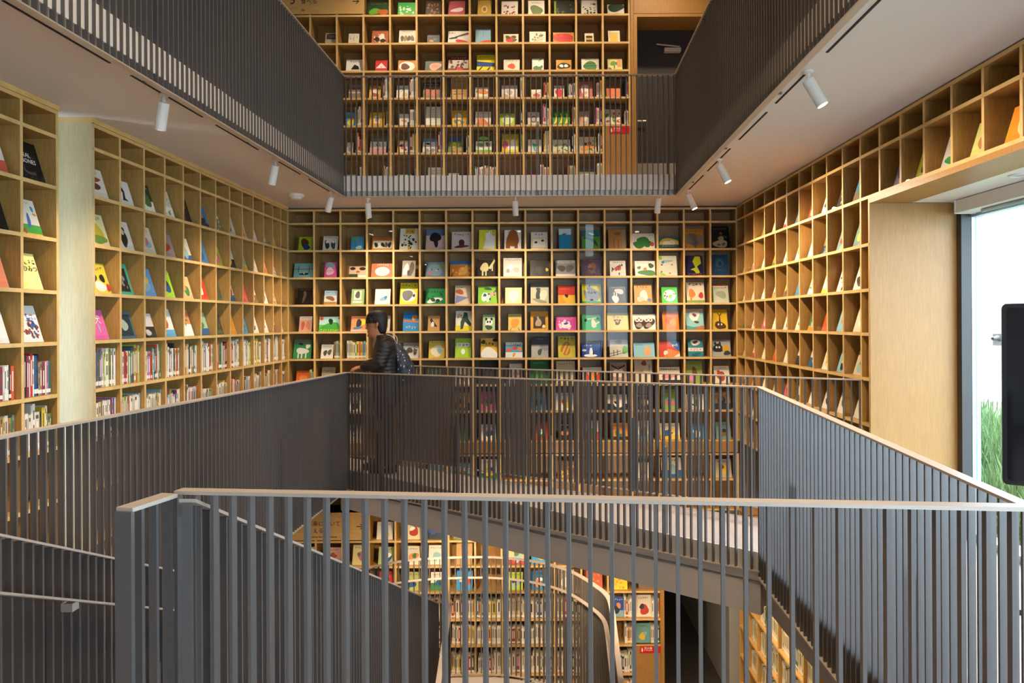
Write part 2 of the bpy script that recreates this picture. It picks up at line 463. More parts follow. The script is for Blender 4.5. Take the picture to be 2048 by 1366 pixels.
lp = [(-1.93, 6.9)] + [(x, y) for x, y, z in curve if y > 6.95] + [(.63, 6.9)]
MB().prism([(x + 1.48, y - 1.7) for x, y in lp], .65, .83).build('landing_slab', M['floor'], st)

# ================================================================== BOOKCASES
BT = .024
class Case:
    """us: board centres along the wall; zs: shelf top heights (rel. eye), top first."""
    def __init__(s, name, label, loc, rz, us, zs, zmin=None, zmax=None, back=True, umin=None, group=None, depth=SD):
        s.loc = Vector(loc); s.rz = rz; s.us = us; s.zs = zs
        s.R = Matrix.Rotation(rz, 4, 'Z')
        t = s.t = thing(name, label, 'bookcase', loc, rz, group)
        z0, z1 = zs[-1], zs[0]
        zmin = zmin or {}
        for i, u in enumerate(us):
            lo = zmin.get(i, z0) - BT
            MB().box((u - BT / 2, 0, lo), (u + BT / 2, depth, (zmax or {}).get(i, z1)), 0, 1).build('divider', [M['wood'], M['wood_edge']], t)
        for j, z in enumerate(zs):
            ulo = us[0]; uhi = us[-1]
            if umin:
                for (jj, a, b) in umin:
                    if jj == j: ulo, uhi = a, b
            MB().box((ulo, -.002, z - BT), (uhi, depth, z), 0, 1).build('shelf', [M['wood'], M['wood_edge']], t)
        if back:
            MB().box((us[0], depth, z0 - BT), (us[-1], depth + .01, z1)).build('back_panel', M['wood_back'], t)
    def world(s, u, v, z): return s.loc + s.R @ Vector((u, v, z))
    def lip(s, u0, u1, z, h=.034):
        MB().box((u0 + BT / 2 + .004, .012, z), (u1 - BT / 2 - .004, .015, z + h)).build('acrylic_lip', M['clear'], s.t)
    def pane(s, u0, u1, z0, z1):
        MB().box((u0 + BT / 2, .012, z0), (u1 - BT / 2, .015, z1)).build('acrylic_pane', M['clear'], s.t)

PXM = F / DB
def bx(px): return (px - CX) / PXM
def bz(py): return (CY - py) / PXM
# --- back wall, middle level and the rows seen below it
US_B = [bx(576 + 52.85 * i) for i in range(18)]
ZS_B = [bz(y) for y in (416.5, 443.5, 498, 552.5, 607, 661, 715.5, 768.5, 821.5, 882)]
back = Case('back_bookcase', 'tall plywood cell bookcase filling the back wall of the middle level', (0, DB, ZO), 0, US_B, ZS_B)
ZS_B2 = [bz(y) for y in (908, 959, 1019)]
back2 = Case('back_bookcase', 'plywood cell bookcase rows glimpsed behind the bridge floor', (0, DB, ZO), 0, US_B, ZS_B2)
bandm = MB().box((US_B[0], -.01, bz(906)), (US_B[-1], .02, bz(884))).build('plinth_band', M['wood_panel'], back.t)
# --- lower back wall
US_D = [bx(576 + 53.1 * i) for i in range(15)]
ZS_D = [bz(y) for y in (1019, 1080, 1131, 1183, 1238, 1290, 1348, 1402)]
low = Case('lower_bookcase', 'plywood bookcase of the lower floor seen through the foreground bars', (0, DB, ZO), 0, US_D, ZS_D)
MB().box((US_D[-1] - .01, -.02, Zl), (US_D[-1] + .035, SD, bz(1019))).build('end_panel', M['wood_panel'], low.t)
# --- upper back wall
US_U = [bx(517 + 53.2 * i) for i in range(15)]
ZS_U = [bz(y) for y in (-28, 28, 84, 139.5, 194, 249, 304, 358)]
upp = Case('upper_bookcase', 'plywood cell bookcase of food books behind the upper gallery railing', (0, DB, ZO), 0, US_U, ZS_U)
MB().box((US_U[-1] + .012, -.02, Zfu), (US_U[-1] + .05, SD, bz(-40))).build('end_panel', M['wood_panel'], upp.t)
# --- left wall
xl2 = [188.7, 241.7, 289.9, 331.3, 368.2, 402.3, 432.9, 460.6, 486, 507.7, 528.5, 546.7, 563, 576]
US_L = [3.06 * F / (CX - x) for x in xl2]
ZS_L = [1.375, 1.215, .885, .549, .212, -.117, -.453, -.79, -1.13, -1.5]
left = Case('left_bookcase', 'long plywood cell bookcase along the left wall beyond the pale end panel', (XL, 0, ZO), R90, US_L, ZS_L)
MB().box((US_L[0] - .012, -.012, 1.375), (US_L[-1], SD, Zc - .002), 0, 1).build('top_board', [M['wood'], M['wood_edge']], left.t)
US_L1 = [4.72 - .325 * i for i in range(12)][::-1]
left1 = Case('left_bookcase', 'plywood cell bookcase at the left edge of the picture, nearest the camera', (-3.11, 0, ZO), R90, US_L1, ZS_L)
MB().box((US_L1[0], -.012, 1.375), (US_L1[-1] + .012, SD, Zc - .002), 0, 1).build('top_board', [M['wood'], M['wood_edge']], left1.t)
# --- right wall
xr = [1474.5, 1489.8, 1508.6, 1529.8, 1551.3, 1574.6, 1599.2, 1625.9, 1654.6, 1686.3, 1721.9, 1760.5, 1802.5, 1849.4, 1905, 1967.6, 2044.5]
US_R = [-2.44 * F / (x - CX) for x in xr] + [-3.68 + .32 * i for i in range(1, 7)]
US_R.insert(11, -2.44 * F / (1738.7 - CX))
ZS_R = [1.40, 1.235, .915, .565, .228, -.10, -.435, -.775, -1.115, -1.45]
zm = {i: ZS_R[2] for i in range(12, len(US_R))}
right = Case('right_bookcase', 'plywood cell bookcase along the right wall, its top rows running on over the window bay', (XR, 0, ZO), -R90, US_R, ZS_R, zmin=zm, zmax={11: ZS_R[2] - BT},
             umin=[(j, US_R[0], US_R[11]) for j in range(3, 10)], back=False)
MB().box((US_R[0], SD, -1.48), (US_R[11], SD + .01, 1.40)).build('back_panel', M['wood_back'], right.t)
MB().box((US_R[11], SD, .89), (US_R[-1], SD + .01, 1.40)).build('back_panel', M['wood_back'], right.t)
MB().box((US_R[11] + .0125, -.003, -1.61), (US_R[11] + .020, .645, .853)).build('end_panel', M['wood_panel'], right.t)
MB().box((US_R[11], -.003, .855), (US_R[-1], .30, .892)).build('soffit_board', M['wood_panel'], right.t)
# --- lower right wall
US_R2 = [-8.95 + .36 * i for i in range(8)]
ZS_R2 = [-2.3, -2.68, -3.03, -3.38, -3.73, -4.08, -4.43]
lowr = Case('lower_bookcase', 'plywood bookcase of boxed sets on the lower right wall below the sloping railing', (XR, 0, ZO), -R90, US_R2, ZS_R2)
MB().box((US_R2[-1], -.01, Zl), (US_R2[-1] + .03, SD, -2.0)).build('end_panel', M['wood_panel'], lowr.t)

# sign boards (flat plywood panels over several cells)
def sign(x0, x1, y0, y1, label, texts):
    z0, z1 = bz(y1), bz(y0); u0, u1 = bx(x0), bx(x1)
    o = MB().box((0, -.004, 0), (u1 - u0, .012, z1 - z0)).build('sign_board', M['sign_ply'], None, (u0, DB - .002, z0 + ZO))
    tag(o, label, 'sign')
    for body, px, py, h in texts:
        me = text_mesh(body, h / PXM * 1.25); me.materials.append(M['ink'])
        newobj('lettering', me, o, (bx(px) - u0, -.0055, bz(py) - z0), (R90, 0, 0))
    return o
sign(560, 738, 1023, 1078, 'plywood sign board lettered with the future-thinking section name on the lower floor', [('10', 574, 1058, 19), ('将来について', 612, 1049, 9), ('考える', 612, 1063, 9), ('Thinking about the future', 613, 1073, 4.6), ('→', 709, 1057, 15)])
sign(518, 731, -26, 26, 'plywood sign board lettered with the eating section name on the upper floor', [('5', 583, 6, 19), ('食べる', 605, 5, 9), ('Eat', 606, 20, 4.6), ('→', 706, 7, 15)])

# fire-extinguisher cupboards
def cupboard(x0, x1, y0, y1, label):
    z0, z1 = bz(y1), bz(y0); u0, u1 = bx(x0), bx(x1)
    t = thing('extinguisher_cupboard', label, 'cupboard', (u0, DB, z0 + ZO), 0, 'extinguisher cupboards')
    MB().box((0, .004, 0), (u1 - u0, .2, z1 - z0)).build('body', M['wood_panel'], t)
    d = MB().box((.006, -.012, 0), (u1 - u0 - .006, .003, z1 - z0 - .012)).build('door', M['wood_panel'], t)
    w_ = (u1 - u0); s = MB().box((.05, -.015, z1 - z0 - .1), (w_ - .012, -.0125, z1 - z0 - .018)).build('red_sign', M['red'], d)
    me = text_mesh('消火器', .034); me.materials.append(M['sticker']); newobj('lettering', me, d, (.10, -.0162, z1 - z0 - .052), (R90, 0, 0))
    me = text_mesh('Fire Extinguisher', .016); me.materials.append(M['sticker']); newobj('lettering', me, d, (.10, -.0162, z1 - z0 - .072), (R90, 0, 0))
    e = MB().lathe([(.001, 0), (.009, .004), (.009, .034), (.004, .042), (.004, .05), (.001, .052)], 10).build('symbol', M['sticker'], d, (.078, -.0155, z1 - z0 - .085)); e.scale = (1, .1, 1)
    return t
cupboard(1212, 1262, 252, 357, 'plywood extinguisher cupboard with red label on the upper gallery')
cupboard(1268, 1319, 1290, 1400, 'plywood extinguisher cupboard with red label on the lower floor')

# ================================================================== BOOKS
NAMED = [('white', '#e6e2da'), ('cream', '#ddcfa8'), ('grey', '#9a9690'), ('dark grey', '#4c4844'), ('black', '#17151a'), ('red', '#c0302c'), ('orange', '#d9802f'),
         ('yellow', '#dcc23a'), ('lime', '#a6c436'), ('green', '#3f8f48'), ('dark green', '#2a4a36'), ('teal', '#3f8f90'), ('pale blue', '#92bdd0'), ('blue', '#2f78b8'),
         ('navy', '#243a66'), ('purple', '#5a4468'), ('pink', '#d06a9a'), ('brown', '#7a5234'), ('tan', '#b8925c')]
def cname(h):
    c = lin(h); best = None
    f = lambda x: x ** .45
    for n, g in NAMED:
        e = lin(g); d = sum((f(a) - f(b)) ** 2 for a, b in zip(c, e))
        if best is None or d < best[0]: best = (d, n)
    return best[1]
ORD = ['first', 'second', 'third', 'fourth', 'fifth', 'sixth', 'seventh', 'eighth', 'ninth', 'tenth', 'eleventh', 'twelfth', 'thirteenth', 'fourteenth', 'fifteenth', 'sixteenth', 'seventeenth', 'eighteenth', 'nineteenth', 'twentieth']
def colmesh(name, polys, mat):
    """polys: list of (points3d, colour)"""
    v = []; f = []; c = []
    for pts, col in polys:
        k = len(v); v += pts; f.append(tuple(range(k, k + len(pts)))); c += [(*lin(col), 1)] * len(pts)
    me = bpy.data.meshes.new(name); me.from_pydata(v, [], f)
    a = me.color_attributes.new('print_colour', 'FLOAT_COLOR', 'CORNER')
    a.data.foreach_set('color', [x for q in c for x in q])
    me.materials.append(mat); me.update()
    return me
def blob(cx, cy, rx, ry, rnd, n=14, rough=.12, rot=0):
    ph = rnd.random() * 6.28; out = []
    for i in range(n):
        a = 2 * math.pi * i / n
        r = 1 + rough * (math.sin(2 * a + ph) * .6 + math.sin(3 * a + 2 * ph) * .6)
        x, y = math.cos(a) * rx * r, math.sin(a) * ry * r
        out.append((cx + x * math.cos(rot) - y * math.sin(rot), cy + x * math.sin(rot) + y * math.cos(rot)))
    return out
def draw(spec, wd, ht, rnd):
    """spec 'e cx cy rx ry #c;b (rough blob);r x0 y0 x1 y1 #c;t cx cy w h #c (title marks);p x y x y .. #c;d n #c (scatter)'; unit cover, y up"""
    polys = []; k = 0
    for part in [q.strip() for q in spec.split(';') if q.strip()]:
        a = part.split(); op = a[0]; col = a[-1]; v = [float(x) for x in a[1:-1]]
        P = []
        if op == 'e': P = [blob(*v, rnd, 18, 0)]
        elif op == 'b': P = [blob(*v, rnd, 18, .16, rnd.uniform(-.3, .3))]
        elif op == 'r': x0, y0, x1, y1 = v; P = [[(x0, y0), (x1, y0), (x1, y1), (x0, y1)]]
        elif op == 'p': P = [[(v[i], v[i + 1]) for i in range(0, len(v), 2)]]
        elif op == 't':
            cx, cy, w_, h_ = v; n = max(3, int(w_ / h_ * ht and w_ * wd / (h_ * ht)))
            n = min(n, 9)
            for i in range(n):
                x = cx - w_ / 2 + w_ * (i + .5) / n; g = w_ / n * .36
                sw = h_ * .07
                for s_ in range(rnd.randint(3, 4)):
                    if rnd.random() < .5:      # mostly level brush mark
                        yy = cy + rnd.uniform(-.45, .45) * h_; dy = rnd.uniform(-.12, .2) * h_; l_ = g * rnd.uniform(.6, 1); xo = x + rnd.uniform(-.3, .3) * g
                        P.append([(xo - l_, yy - sw), (xo + l_, yy + dy - sw), (xo + l_, yy + dy + sw), (xo - l_, yy + sw)])
                    else:                      # slanting brush mark
                        xx = x + rnd.uniform(-.7, .7) * g; dx = rnd.uniform(-.8, .8) * g; y0_ = cy - rnd.uniform(.1, .5) * h_; y1_ = cy + rnd.uniform(.05, .5) * h_; ww = g * .16
                        P.append([(xx - ww, y0_), (xx + ww, y0_), (xx + dx + ww, y1_), (xx + dx - ww, y1_)])
        elif op == 'd':
            for i in range(int(v[0])):
                r = rnd.uniform(.03, .08); P.append(blob(rnd.uniform(.12, .88), rnd.uniform(.1, .75), r, r * rnd.uniform(.6, 1.6) * wd / ht, rnd, 7, .3))
        k += 1; y = -.0012 - .00035 * k
        for q in P:
            polys.append(([((min(max(x, .0), 1) - .5) * wd, y, min(max(z, .0), 1) * ht) for x, z in q], col))
    return polys
RNDC = ['#ddd6c8', '#e0dace', '#d8cfb8', '#e2dcd2', '#d6d2cc', '#c8b898', '#d8c25a', '#c8502e', '#3f7fb0', '#86b8c8', '#7fae4a', '#3d7a50', '#2c2a2c', '#d88a3a', '#c85a84', '#8a6a4a', '#6a8a8a', '#3a4668', '#b0a890', '#e0d7c0']
RNDP = ['#b03a2c', '#2d5a8a', '#3d7a48', '#e0b83a', '#3a3230', '#d88a4a', '#7a5a40', '#8ab0b8', '#f0ece0', '#c06a80', '#55703a', '#26303a']
def rnd_spec(rnd, bgc):
    s = []
    if rnd.random() < .35: s.append('r 0 0 1 %.2f %s' % (rnd.uniform(.2, .45), rnd.choice(RNDP)))
    if rnd.random() < .2: s.append('d %d %s' % (rnd.randint(6, 12), rnd.choice(RNDP)))
    else:
        c = rnd.choice(RNDP)
        s.append('b %.2f %.2f %.2f %.2f %s' % (rnd.uniform(.4, .6), rnd.uniform(.32, .45), rnd.uniform(.2, .32), rnd.uniform(.16, .28), c))
        s.append('b %.2f %.2f %.2f %.2f %s' % (rnd.uniform(.35, .65), rnd.uniform(.45, .6), rnd.uniform(.1, .17), rnd.uniform(.08, .15), rnd.choice(RNDP)))
    dark = sum(lin(bgc)) < .5
    s.append('t .5 .86 %.2f .09 %s' % (rnd.uniform(.5, .8), '#e8e0d0' if dark else rnd.choice(['#2a2624', '#7a2a22', '#2a2624'])))
    return ';'.join(s)

LEAN = math.radians(17)
TITLES = {}
NB = [0]
def book_mesh(wd, ht, th=.012):
    m = MB()
    m.box((-wd / 2, 0, 0), (wd / 2, .0015, ht), 0); m.box((-wd / 2, th - .0015, 0), (wd / 2, th, ht), 0)
    m.box((-wd / 2, .0015, 0), (-wd / 2 + .0015, th - .0015, ht), 0)
    m.box((-wd / 2 + .0015, .0015, .003), (wd / 2 - .003, th - .0015, ht - .003), 1)
    return mk('picture_book', m.v, m.f, [M['cover'], M['paper']], m.m)
def face_book(case, u, z, wd, ht, bgc, spec, label, v=.05, lean=LEAN, group='picture books shown face out', title=None):
    rnd = random.Random(NB[0] * 17 + 3); NB[0] += 1
    p = case.world(u, v, z + .001)
    o = newobj('picture_book', book_mesh(wd, ht), None, p, (-lean, 0, case.rz))
    o.color = (*lin(bgc), 1)
    if spec is None: spec = rnd_spec(rnd, bgc)
    polys = draw(spec, wd, ht, rnd)
    if polys: newobj('cover_print', colmesh('cover_print', polys, M['print']), o)
    if title:
        body, x, y, h, c = title
        me = text_mesh(body, h * ht, .0002); me.materials.append(M[c])
        newobj('lettering', me, o, ((x - .5) * wd, -.0045, y * ht), (R90, 0, 0))
    tag(o, label, 'book', group)
    return o

# upright books: four unit meshes (x thickness, y depth, z height) coloured per object
def spine_mesh(kind):
    m = MB(); e = .06
    m.box((-.5, 0, 0), (.5, .04, 1), 0); m.box((-.5, .04, 0), (-.5 + e, 1, 1), 0); m.box((.5 - e, .04, 0), (.5, 1, 1), 0)
    m.box((-.5 + e, .04, .01), (.5 - e, .98, .975), 1)
    y = -.004
    if kind != 3: m.box((-.46, y, .06), (.46, 0, .17), 2)
    if kind == 0: m.box((-.14, y, .35), (.14, 0, .86), 3)
    if kind == 1: m.box((-.2, y, .3), (.2, 0, .55), 3); m.box((-.22, y, .66), (.22, 0, .86), 3)
    if kind == 2: m.box((-.3, y, .82), (.3, 0, .92), 3); m.box((-.16, y, .28), (.16, 0, .74), 2)
    if kind == 3: m.box((-.15, y, .25), (.15, 0, .85), 2)
    return mk('upright_book', m.v, m.f, [M['cover'], M['paper'], M['sticker'], M['spine_ink']], m.m)
SPINE = [spine_mesh(k) for k in range(4)]
SPC = ['#e2ddd2'] * 7 + ['#cfc8ba'] * 4 + ['#a8a298', '#8c867e', '#b8b0a4', '#d8cdb0', '#c8b070', '#6f7f4a', '#2f6a6a', '#2a5a8c', '#8fb4c4', '#b83a30', '#c85a3a', '#d8b840', '#8a3a4a', '#3a3634', '#25242a', '#c87aa0', '#9ab84a', '#3f8050', '#a07848']
NS = [0]; STUFF = []
MAXS = 300
def spine_row(case, u0, u1, z, place, rnd, hmin=.17, hmax=.27, pal=None, fill=1.0, tmin=.007, tmax=.022, v=.03, right_align=True, force_stuff=False, vary=True):
    """upright books side by side between u0 and u1"""
    u = u1 - .003; lim = u1 - (u1 - u0) * fill
    hbase = rnd.uniform(hmin, hmax); k = 0; row = []
    while True:
        th = rnd.uniform(tmin, tmax)
        if rnd.random() < .08: th *= 1.8
        if u - th < lim: break
        if rnd.random() < .3: hbase = rnd.uniform(hmin, hmax)
        h = min(hmax, hbase * rnd.uniform(.96, 1.03)) if vary else hbase
        row.append((u - th / 2, th, h, rnd.choice(pal or SPC), rnd.randrange(4))); u -= th + .0004
    row.reverse()
    for i, (uc, th, h, c, kd) in enumerate(row):
        dp = min(.2, h * .8) 
        vv = v + rnd.uniform(0, .006)
        p = case.world(uc, vv, z + .0005)
        if NS[0] < MAXS and not force_stuff:
            o = newobj('upright_book', SPINE[kd], None, p, (0, 0, case.rz), (th, dp, h)); o.color = (*lin(c), 1); NS[0] += 1
            tag(o, '%s-spined upright book, %s from the left, %s' % (cname(c), ORD[min(i, 19)] if i < 20 else 'far along', place), 'book', 'books standing upright on the shelves')
        else:
            STUFF.append((case, uc, vv, z, th, dp, h, c))
    return len(row)

# ------------------------------------------------------------------ covers of the middle back wall, read off the photograph
# row base (zoomed px), then x0 x1 ytop background | drawing | words for the label.  R6 block: origin 560,400; R7 block: origin 1020,400
Z6 = 3.794
ROWS6 = [
 (368, '''130 232 258 #a8b81e|b .45 .55 .3 .3 #5a2a1a;b .6 .25 .28 .2 #1d3a6a;t .5 .9 .7 .08 #3a5a1a|a brown and blue figure
316 428 255 #d8d0c0|b .28 .4 .16 .3 #3a3a44;b .7 .4 .16 .3 #4a4a50;e .28 .6 .1 .1 #eae0cc;e .7 .6 .1 .1 #eae0cc;t .5 .9 .8 .1 #2a2624|two dark figures
530 627 258 #3f86b8|r .3 0 .36 .8 #4a8a4a;b .35 .8 .3 .12 #5a9a5a;b .65 .2 .25 .12 #a8c8b0|a green tree
700 862 265 #b5692f|r .05 .12 .95 .72 #d8c8b0;b .2 .4 .08 .2 #2a211c;b .36 .4 .08 .2 #f0e8dc;b .52 .4 .08 .2 #2a211c;b .68 .4 .07 .2 #6a5040;b .83 .4 .08 .2 #2a211c;t .5 .88 .6 .12 #2a1a10|a row of black and white birds
902 1047 196 #e0d8c0|r .28 .74 .78 .99 #d09a30;d 26 #2a2622;t .53 .86 .4 .12 #5a3a10;b .5 .08 .07 .08 #d8a030|many small black tools and an ochre title
1103 1250 206 #c9aca0|r 0 .7 1 1 #5b6f92;b .48 .62 .28 .24 #1c1a1e;b .5 .4 .12 .28 #241f22;t .8 .08 .25 .06 #3a2a24|a black seal head
1300 1452 225 #cdc0ba|t .5 .84 .75 .12 #3a3030;b .5 .35 .14 .24 #4a2028;b .5 .18 .34 .08 #6a2a30|a small dark red figure
1508 1640 210 #d9d23a|p .25 .05 .4 .5 .35 .8 .7 .95 .95 .6 .9 .05 #eceae0;t .75 .75 .2 .3 #b03a34|a white shape on yellow
1703 1832 212 #e6e0d6|b .5 .55 .4 .4 #9a5a24;r .1 .05 .35 .4 #9a5a24;r .6 .05 .8 .4 #8a4f20;t .45 .88 .45 .07 #4a2a10|a big brown bear'''),
 (578, '''93 250 465 #7fb0b0|r 0 .55 1 .62 #8a7a50;b .5 .25 .26 .07 #2a2418;r .2 .35 .24 .8 #7a6a44;r .72 .35 .76 .8 #7a6a44;e .5 .3 .04 .08 #d8c890|a boat under a bridge
326 420 458 #c94f8c|b .45 .8 .4 .18 #7a9aa0;b .45 .4 .34 .24 #e0b8c0;t .45 .42 .5 .1 #9a4a70|a pale pink face
515 650 492 #c9a890|e .2 .8 .16 .14 #2a1f18;e .75 .78 .18 .15 #2a1f18;r 0 0 .5 .3 #24402e;r .55 0 1 .18 #e0d8cc;b .5 .5 .1 .12 #a8603a|staring dark eyes
692 860 470 #c65f3c|e .5 .42 .33 .33 #e6ded2;b .5 .4 .22 .22 #cfc2b4;t .5 .9 .55 .12 #f0e0d0|a curled white cat
920 1020 448 #a89a8c|b .3 .45 .18 .4 #e4dcd4;b .72 .5 .18 .42 #5a4a40;b .5 .25 .1 .2 #3a302a|a soft grey photograph
1105 1258 460 #6c8088|b .45 .45 .4 .38 #7f959c;e .3 .5 .03 .04 #1c2226;e .62 .5 .03 .04 #1c2226;b .2 .25 .1 .12 #b0708a;b .82 .72 .14 .14 #7a8a4a|a smoky grey-blue animal
1295 1462 458 #b8702a|r 0 .82 1 1 #2a62a8;b .62 .4 .22 .26 #d09a4a;d 8 #d8a850;p .02 .0 .1 .3 .14 0 #4a4a2a|an orange field under blue sky
1497 1632 432 #2a211a|b .4 .5 .26 .22 #e0cf9a;r .25 .05 .34 .4 #e0cf9a;r .44 .05 .52 .4 #e0cf9a;p .6 .45 .95 .95 1 .85 .75 .4 #e0cf9a;r .8 .3 .87 .6 #e0cf9a;t .5 .94 .9 .06 #b8a060|a cream dog on black
1695 1836 432 #cfc8c2|t .5 .9 .85 .08 #5a524c;b .4 .5 .2 .16 #e2dcd8;b .7 .35 .18 .14 #b0a8a4;b .25 .3 .1 .1 #a08a84|pale blurred animals'''),
 (775, '''117 225 648 #1a1512|b .5 .45 .1 .35 #5a4632;b .5 .75 .08 .08 #6a5238;t .5 .93 .8 .06 #a88a50|a dim brown figure on black
323 420 667 #d0cfc4|r 0 .65 1 1 #9ab8cc;b .5 .45 .34 .16 #8a5a34;r 0 0 1 .2 #a87a48;t .5 .86 .8 .12 #3a5a80|a brown animal under blue sky
530 627 655 #8fb070|r .2 .3 .8 .9 #dcd8c8;b .5 .62 .2 .22 #5a5650;r .15 .1 .85 .22 #e6dcd0;t .5 .16 .6 .06 #8a3a30|a grey animal in a green frame
712 828 655 #e2ded6|b .55 .35 .22 .14 #7fa8c8;b .7 .45 .1 .1 #4a80b0;t .65 .88 .4 .07 #6a6a70|a light blue splash
902 1036 608 #e0cf32|e .5 .4 .42 .3 #e4e2d8;b .42 .42 .3 .25 #6f6c6c;b .8 .4 .07 .07 #2a2624;t .5 .88 .8 .12 #2a2a1a|a grey hedgehog on yellow
1108 1262 652 #1f8a48|b .45 .24 .36 .16 #e8e6dc;b .35 .28 .1 .12 #1a1a1a;b .6 .22 .1 .1 #1a1a1a;d 8 #155a30;t .5 .76 .8 .16 #2a2420|a black and white cow on green
1323 1443 630 #d8bfa0|p .0 0 .9 .35 .5 .4 .1 .45 #7a86b0;b .3 .65 .24 .14 #b8643a;t .3 .88 .5 .07 #7a6a58|a blue trunk and orange patch
1500 1653 638 #8cc63e|b .35 .4 .18 .26 #e8eee4;b .72 .55 .2 .12 #d8a878;b .5 .85 .18 .08 #2f5a34;b .5 .3 .12 .2 #ccdcd0;d 6 #2a5a8a|white rabbits on green
1708 1835 650 #e0cf9a|e .5 .46 .32 .38 #e8dcd4;t .5 .6 .4 .1 #d8a0a0;t .5 .42 .4 .07 #d8b0a8|a large pale egg'''),
 (985, '''130 227 868 #cf9a84|b .3 .4 .14 .3 #b8604a;b .7 .4 .16 .3 #c87a60;r 0 .75 1 1 #d8c0b0;t .5 .9 .7 .08 #6a4a40|pink and red houses
293 462 872 #62b04a|r 0 .45 1 1 #a8d0d0;b .5 .3 .48 .26 #3f9a3a;b .52 .68 .1 .2 #202a20;e .1 .88 .08 .12 #c83a30;e .92 .9 .08 .1 #c83a30;t .5 .1 .85 .14 #d8d83a|a dark mole on a green hill
527 645 868 #cf8a5e|e .75 .62 .2 .22 #e0c83a;b .5 .52 .16 .3 #2a2630;b .45 .22 .34 .08 #4a7090;t .45 .92 .8 .1 #c83a30;r 0 0 1 .1 #d8b0a0|a dark creature before a yellow moon
770 825 865 #c8c0b0|t .5 .85 .6 .1 #4a4440;b .5 .4 .25 .25 #8a8070|pale cover half hidden behind the man
925 1047 840 #2a86c8|p 0 .6 1 .52 1 .44 0 .5 #c86a3a;b .7 .72 .16 .16 #d8803a;e .6 .68 .06 .06 #e0c83a;t .5 .18 .7 .14 #e8dc8a;r 0 .84 1 1 #2070a8|an orange bird on blue
1115 1205 868 #b58a50|p .15 .7 .35 .75 .8 .3 .75 .25 .4 .35 #1f1c1c;b .4 .42 .14 .16 #e0dcd4;e .28 .76 .08 .07 #1f1c1c|a black and white bird on tan
1330 1458 832 #e0dccb|r 0 0 1 .26 #d8c428;p .3 .05 .45 .1 .55 .45 .9 .2 .95 .35 .75 .6 .7 .9 .5 .95 .45 .75 .3 .45 #2f4a3a;t .25 .75 .3 .3 #b03a34|a dark green dinosaur
1535 1628 862 #a8c08a|b .5 .5 .28 .24 #eae8e0;e .4 .55 .07 .08 #1c1c1c;e .6 .55 .07 .08 #1c1c1c;e .28 .72 .09 .09 #1c1c1c;e .72 .72 .09 .09 #1c1c1c;b .5 .2 .3 .14 #3a4a34;t .5 .92 .7 .08 #4a6a3a|a panda face
1730 1832 858 #d8b860|b .5 .45 .3 .3 #d8923a;p .25 .15 .1 0 .16 0 .32 .2 #3a5a78;p .75 .15 .9 0 .84 0 .68 .2 #3a5a78;t .5 .88 .7 .07 #5a4a2a|a small orange bag'''),
 (1185, '''85 220 1037 #2f8a4a|b .5 .4 .34 .16 #d4d4cc;r .25 .02 .33 .35 #d4d4cc;r .45 .02 .52 .35 #d4d4cc;r .68 .02 .75 .4 #d4d4cc;b .8 .66 .12 .16 #dcdcd4;r 0 .72 1 1 #5a7a5a;b .4 .75 .12 .06 #2a2a28|a white goat on green
297 390 1078 #d8d4c8|b .35 .4 .16 .2 #4a4640;b .7 .45 .16 .2 #5a544c;t .5 .88 .7 .08 #4a4640|small ink drawings

925 1045 1068 #d6d2c8|r 0 .78 1 1 #9a948a;b .4 .5 .2 .2 #5a4a40;b .75 .4 .12 .22 #6a5a50;d 6 #3a322c;t .5 .9 .7 .1 #3a342e|brown sprawling figures
1120 1243 1055 #d8b84a|b .5 .42 .38 .32 #e0d0b4;b .68 .42 .16 .16 #8ab0b4;t .5 .9 .7 .08 #7a5a2a|a cream round picture
1322 1445 1035 #a4c832|r .1 .56 .9 .76 #e4e6d8;t .5 .66 .7 .14 #4a4a3a;e .5 .32 .12 .14 #ece8e0|one small white egg
1518 1648 1035 #e0ae3a|b .5 .2 .46 .34 #e6e2da;b .15 .8 .14 .1 #3a2e20;b .85 .9 .14 .1 #2e241c;t .5 .72 .6 .18 #2a2018|a large white mound
1708 1838 1068 #dfe0d8|r 0 .35 1 .8 #4aa0c4;b .2 .5 .14 .14 #d85a3a;b .55 .62 .14 .14 #c83a40;b .85 .55 .12 .14 #d8702a;b .5 .18 .08 .14 #d89a3a;t .6 .85 .7 .14 #2a2a4a|red flowers over a chick'''),
]
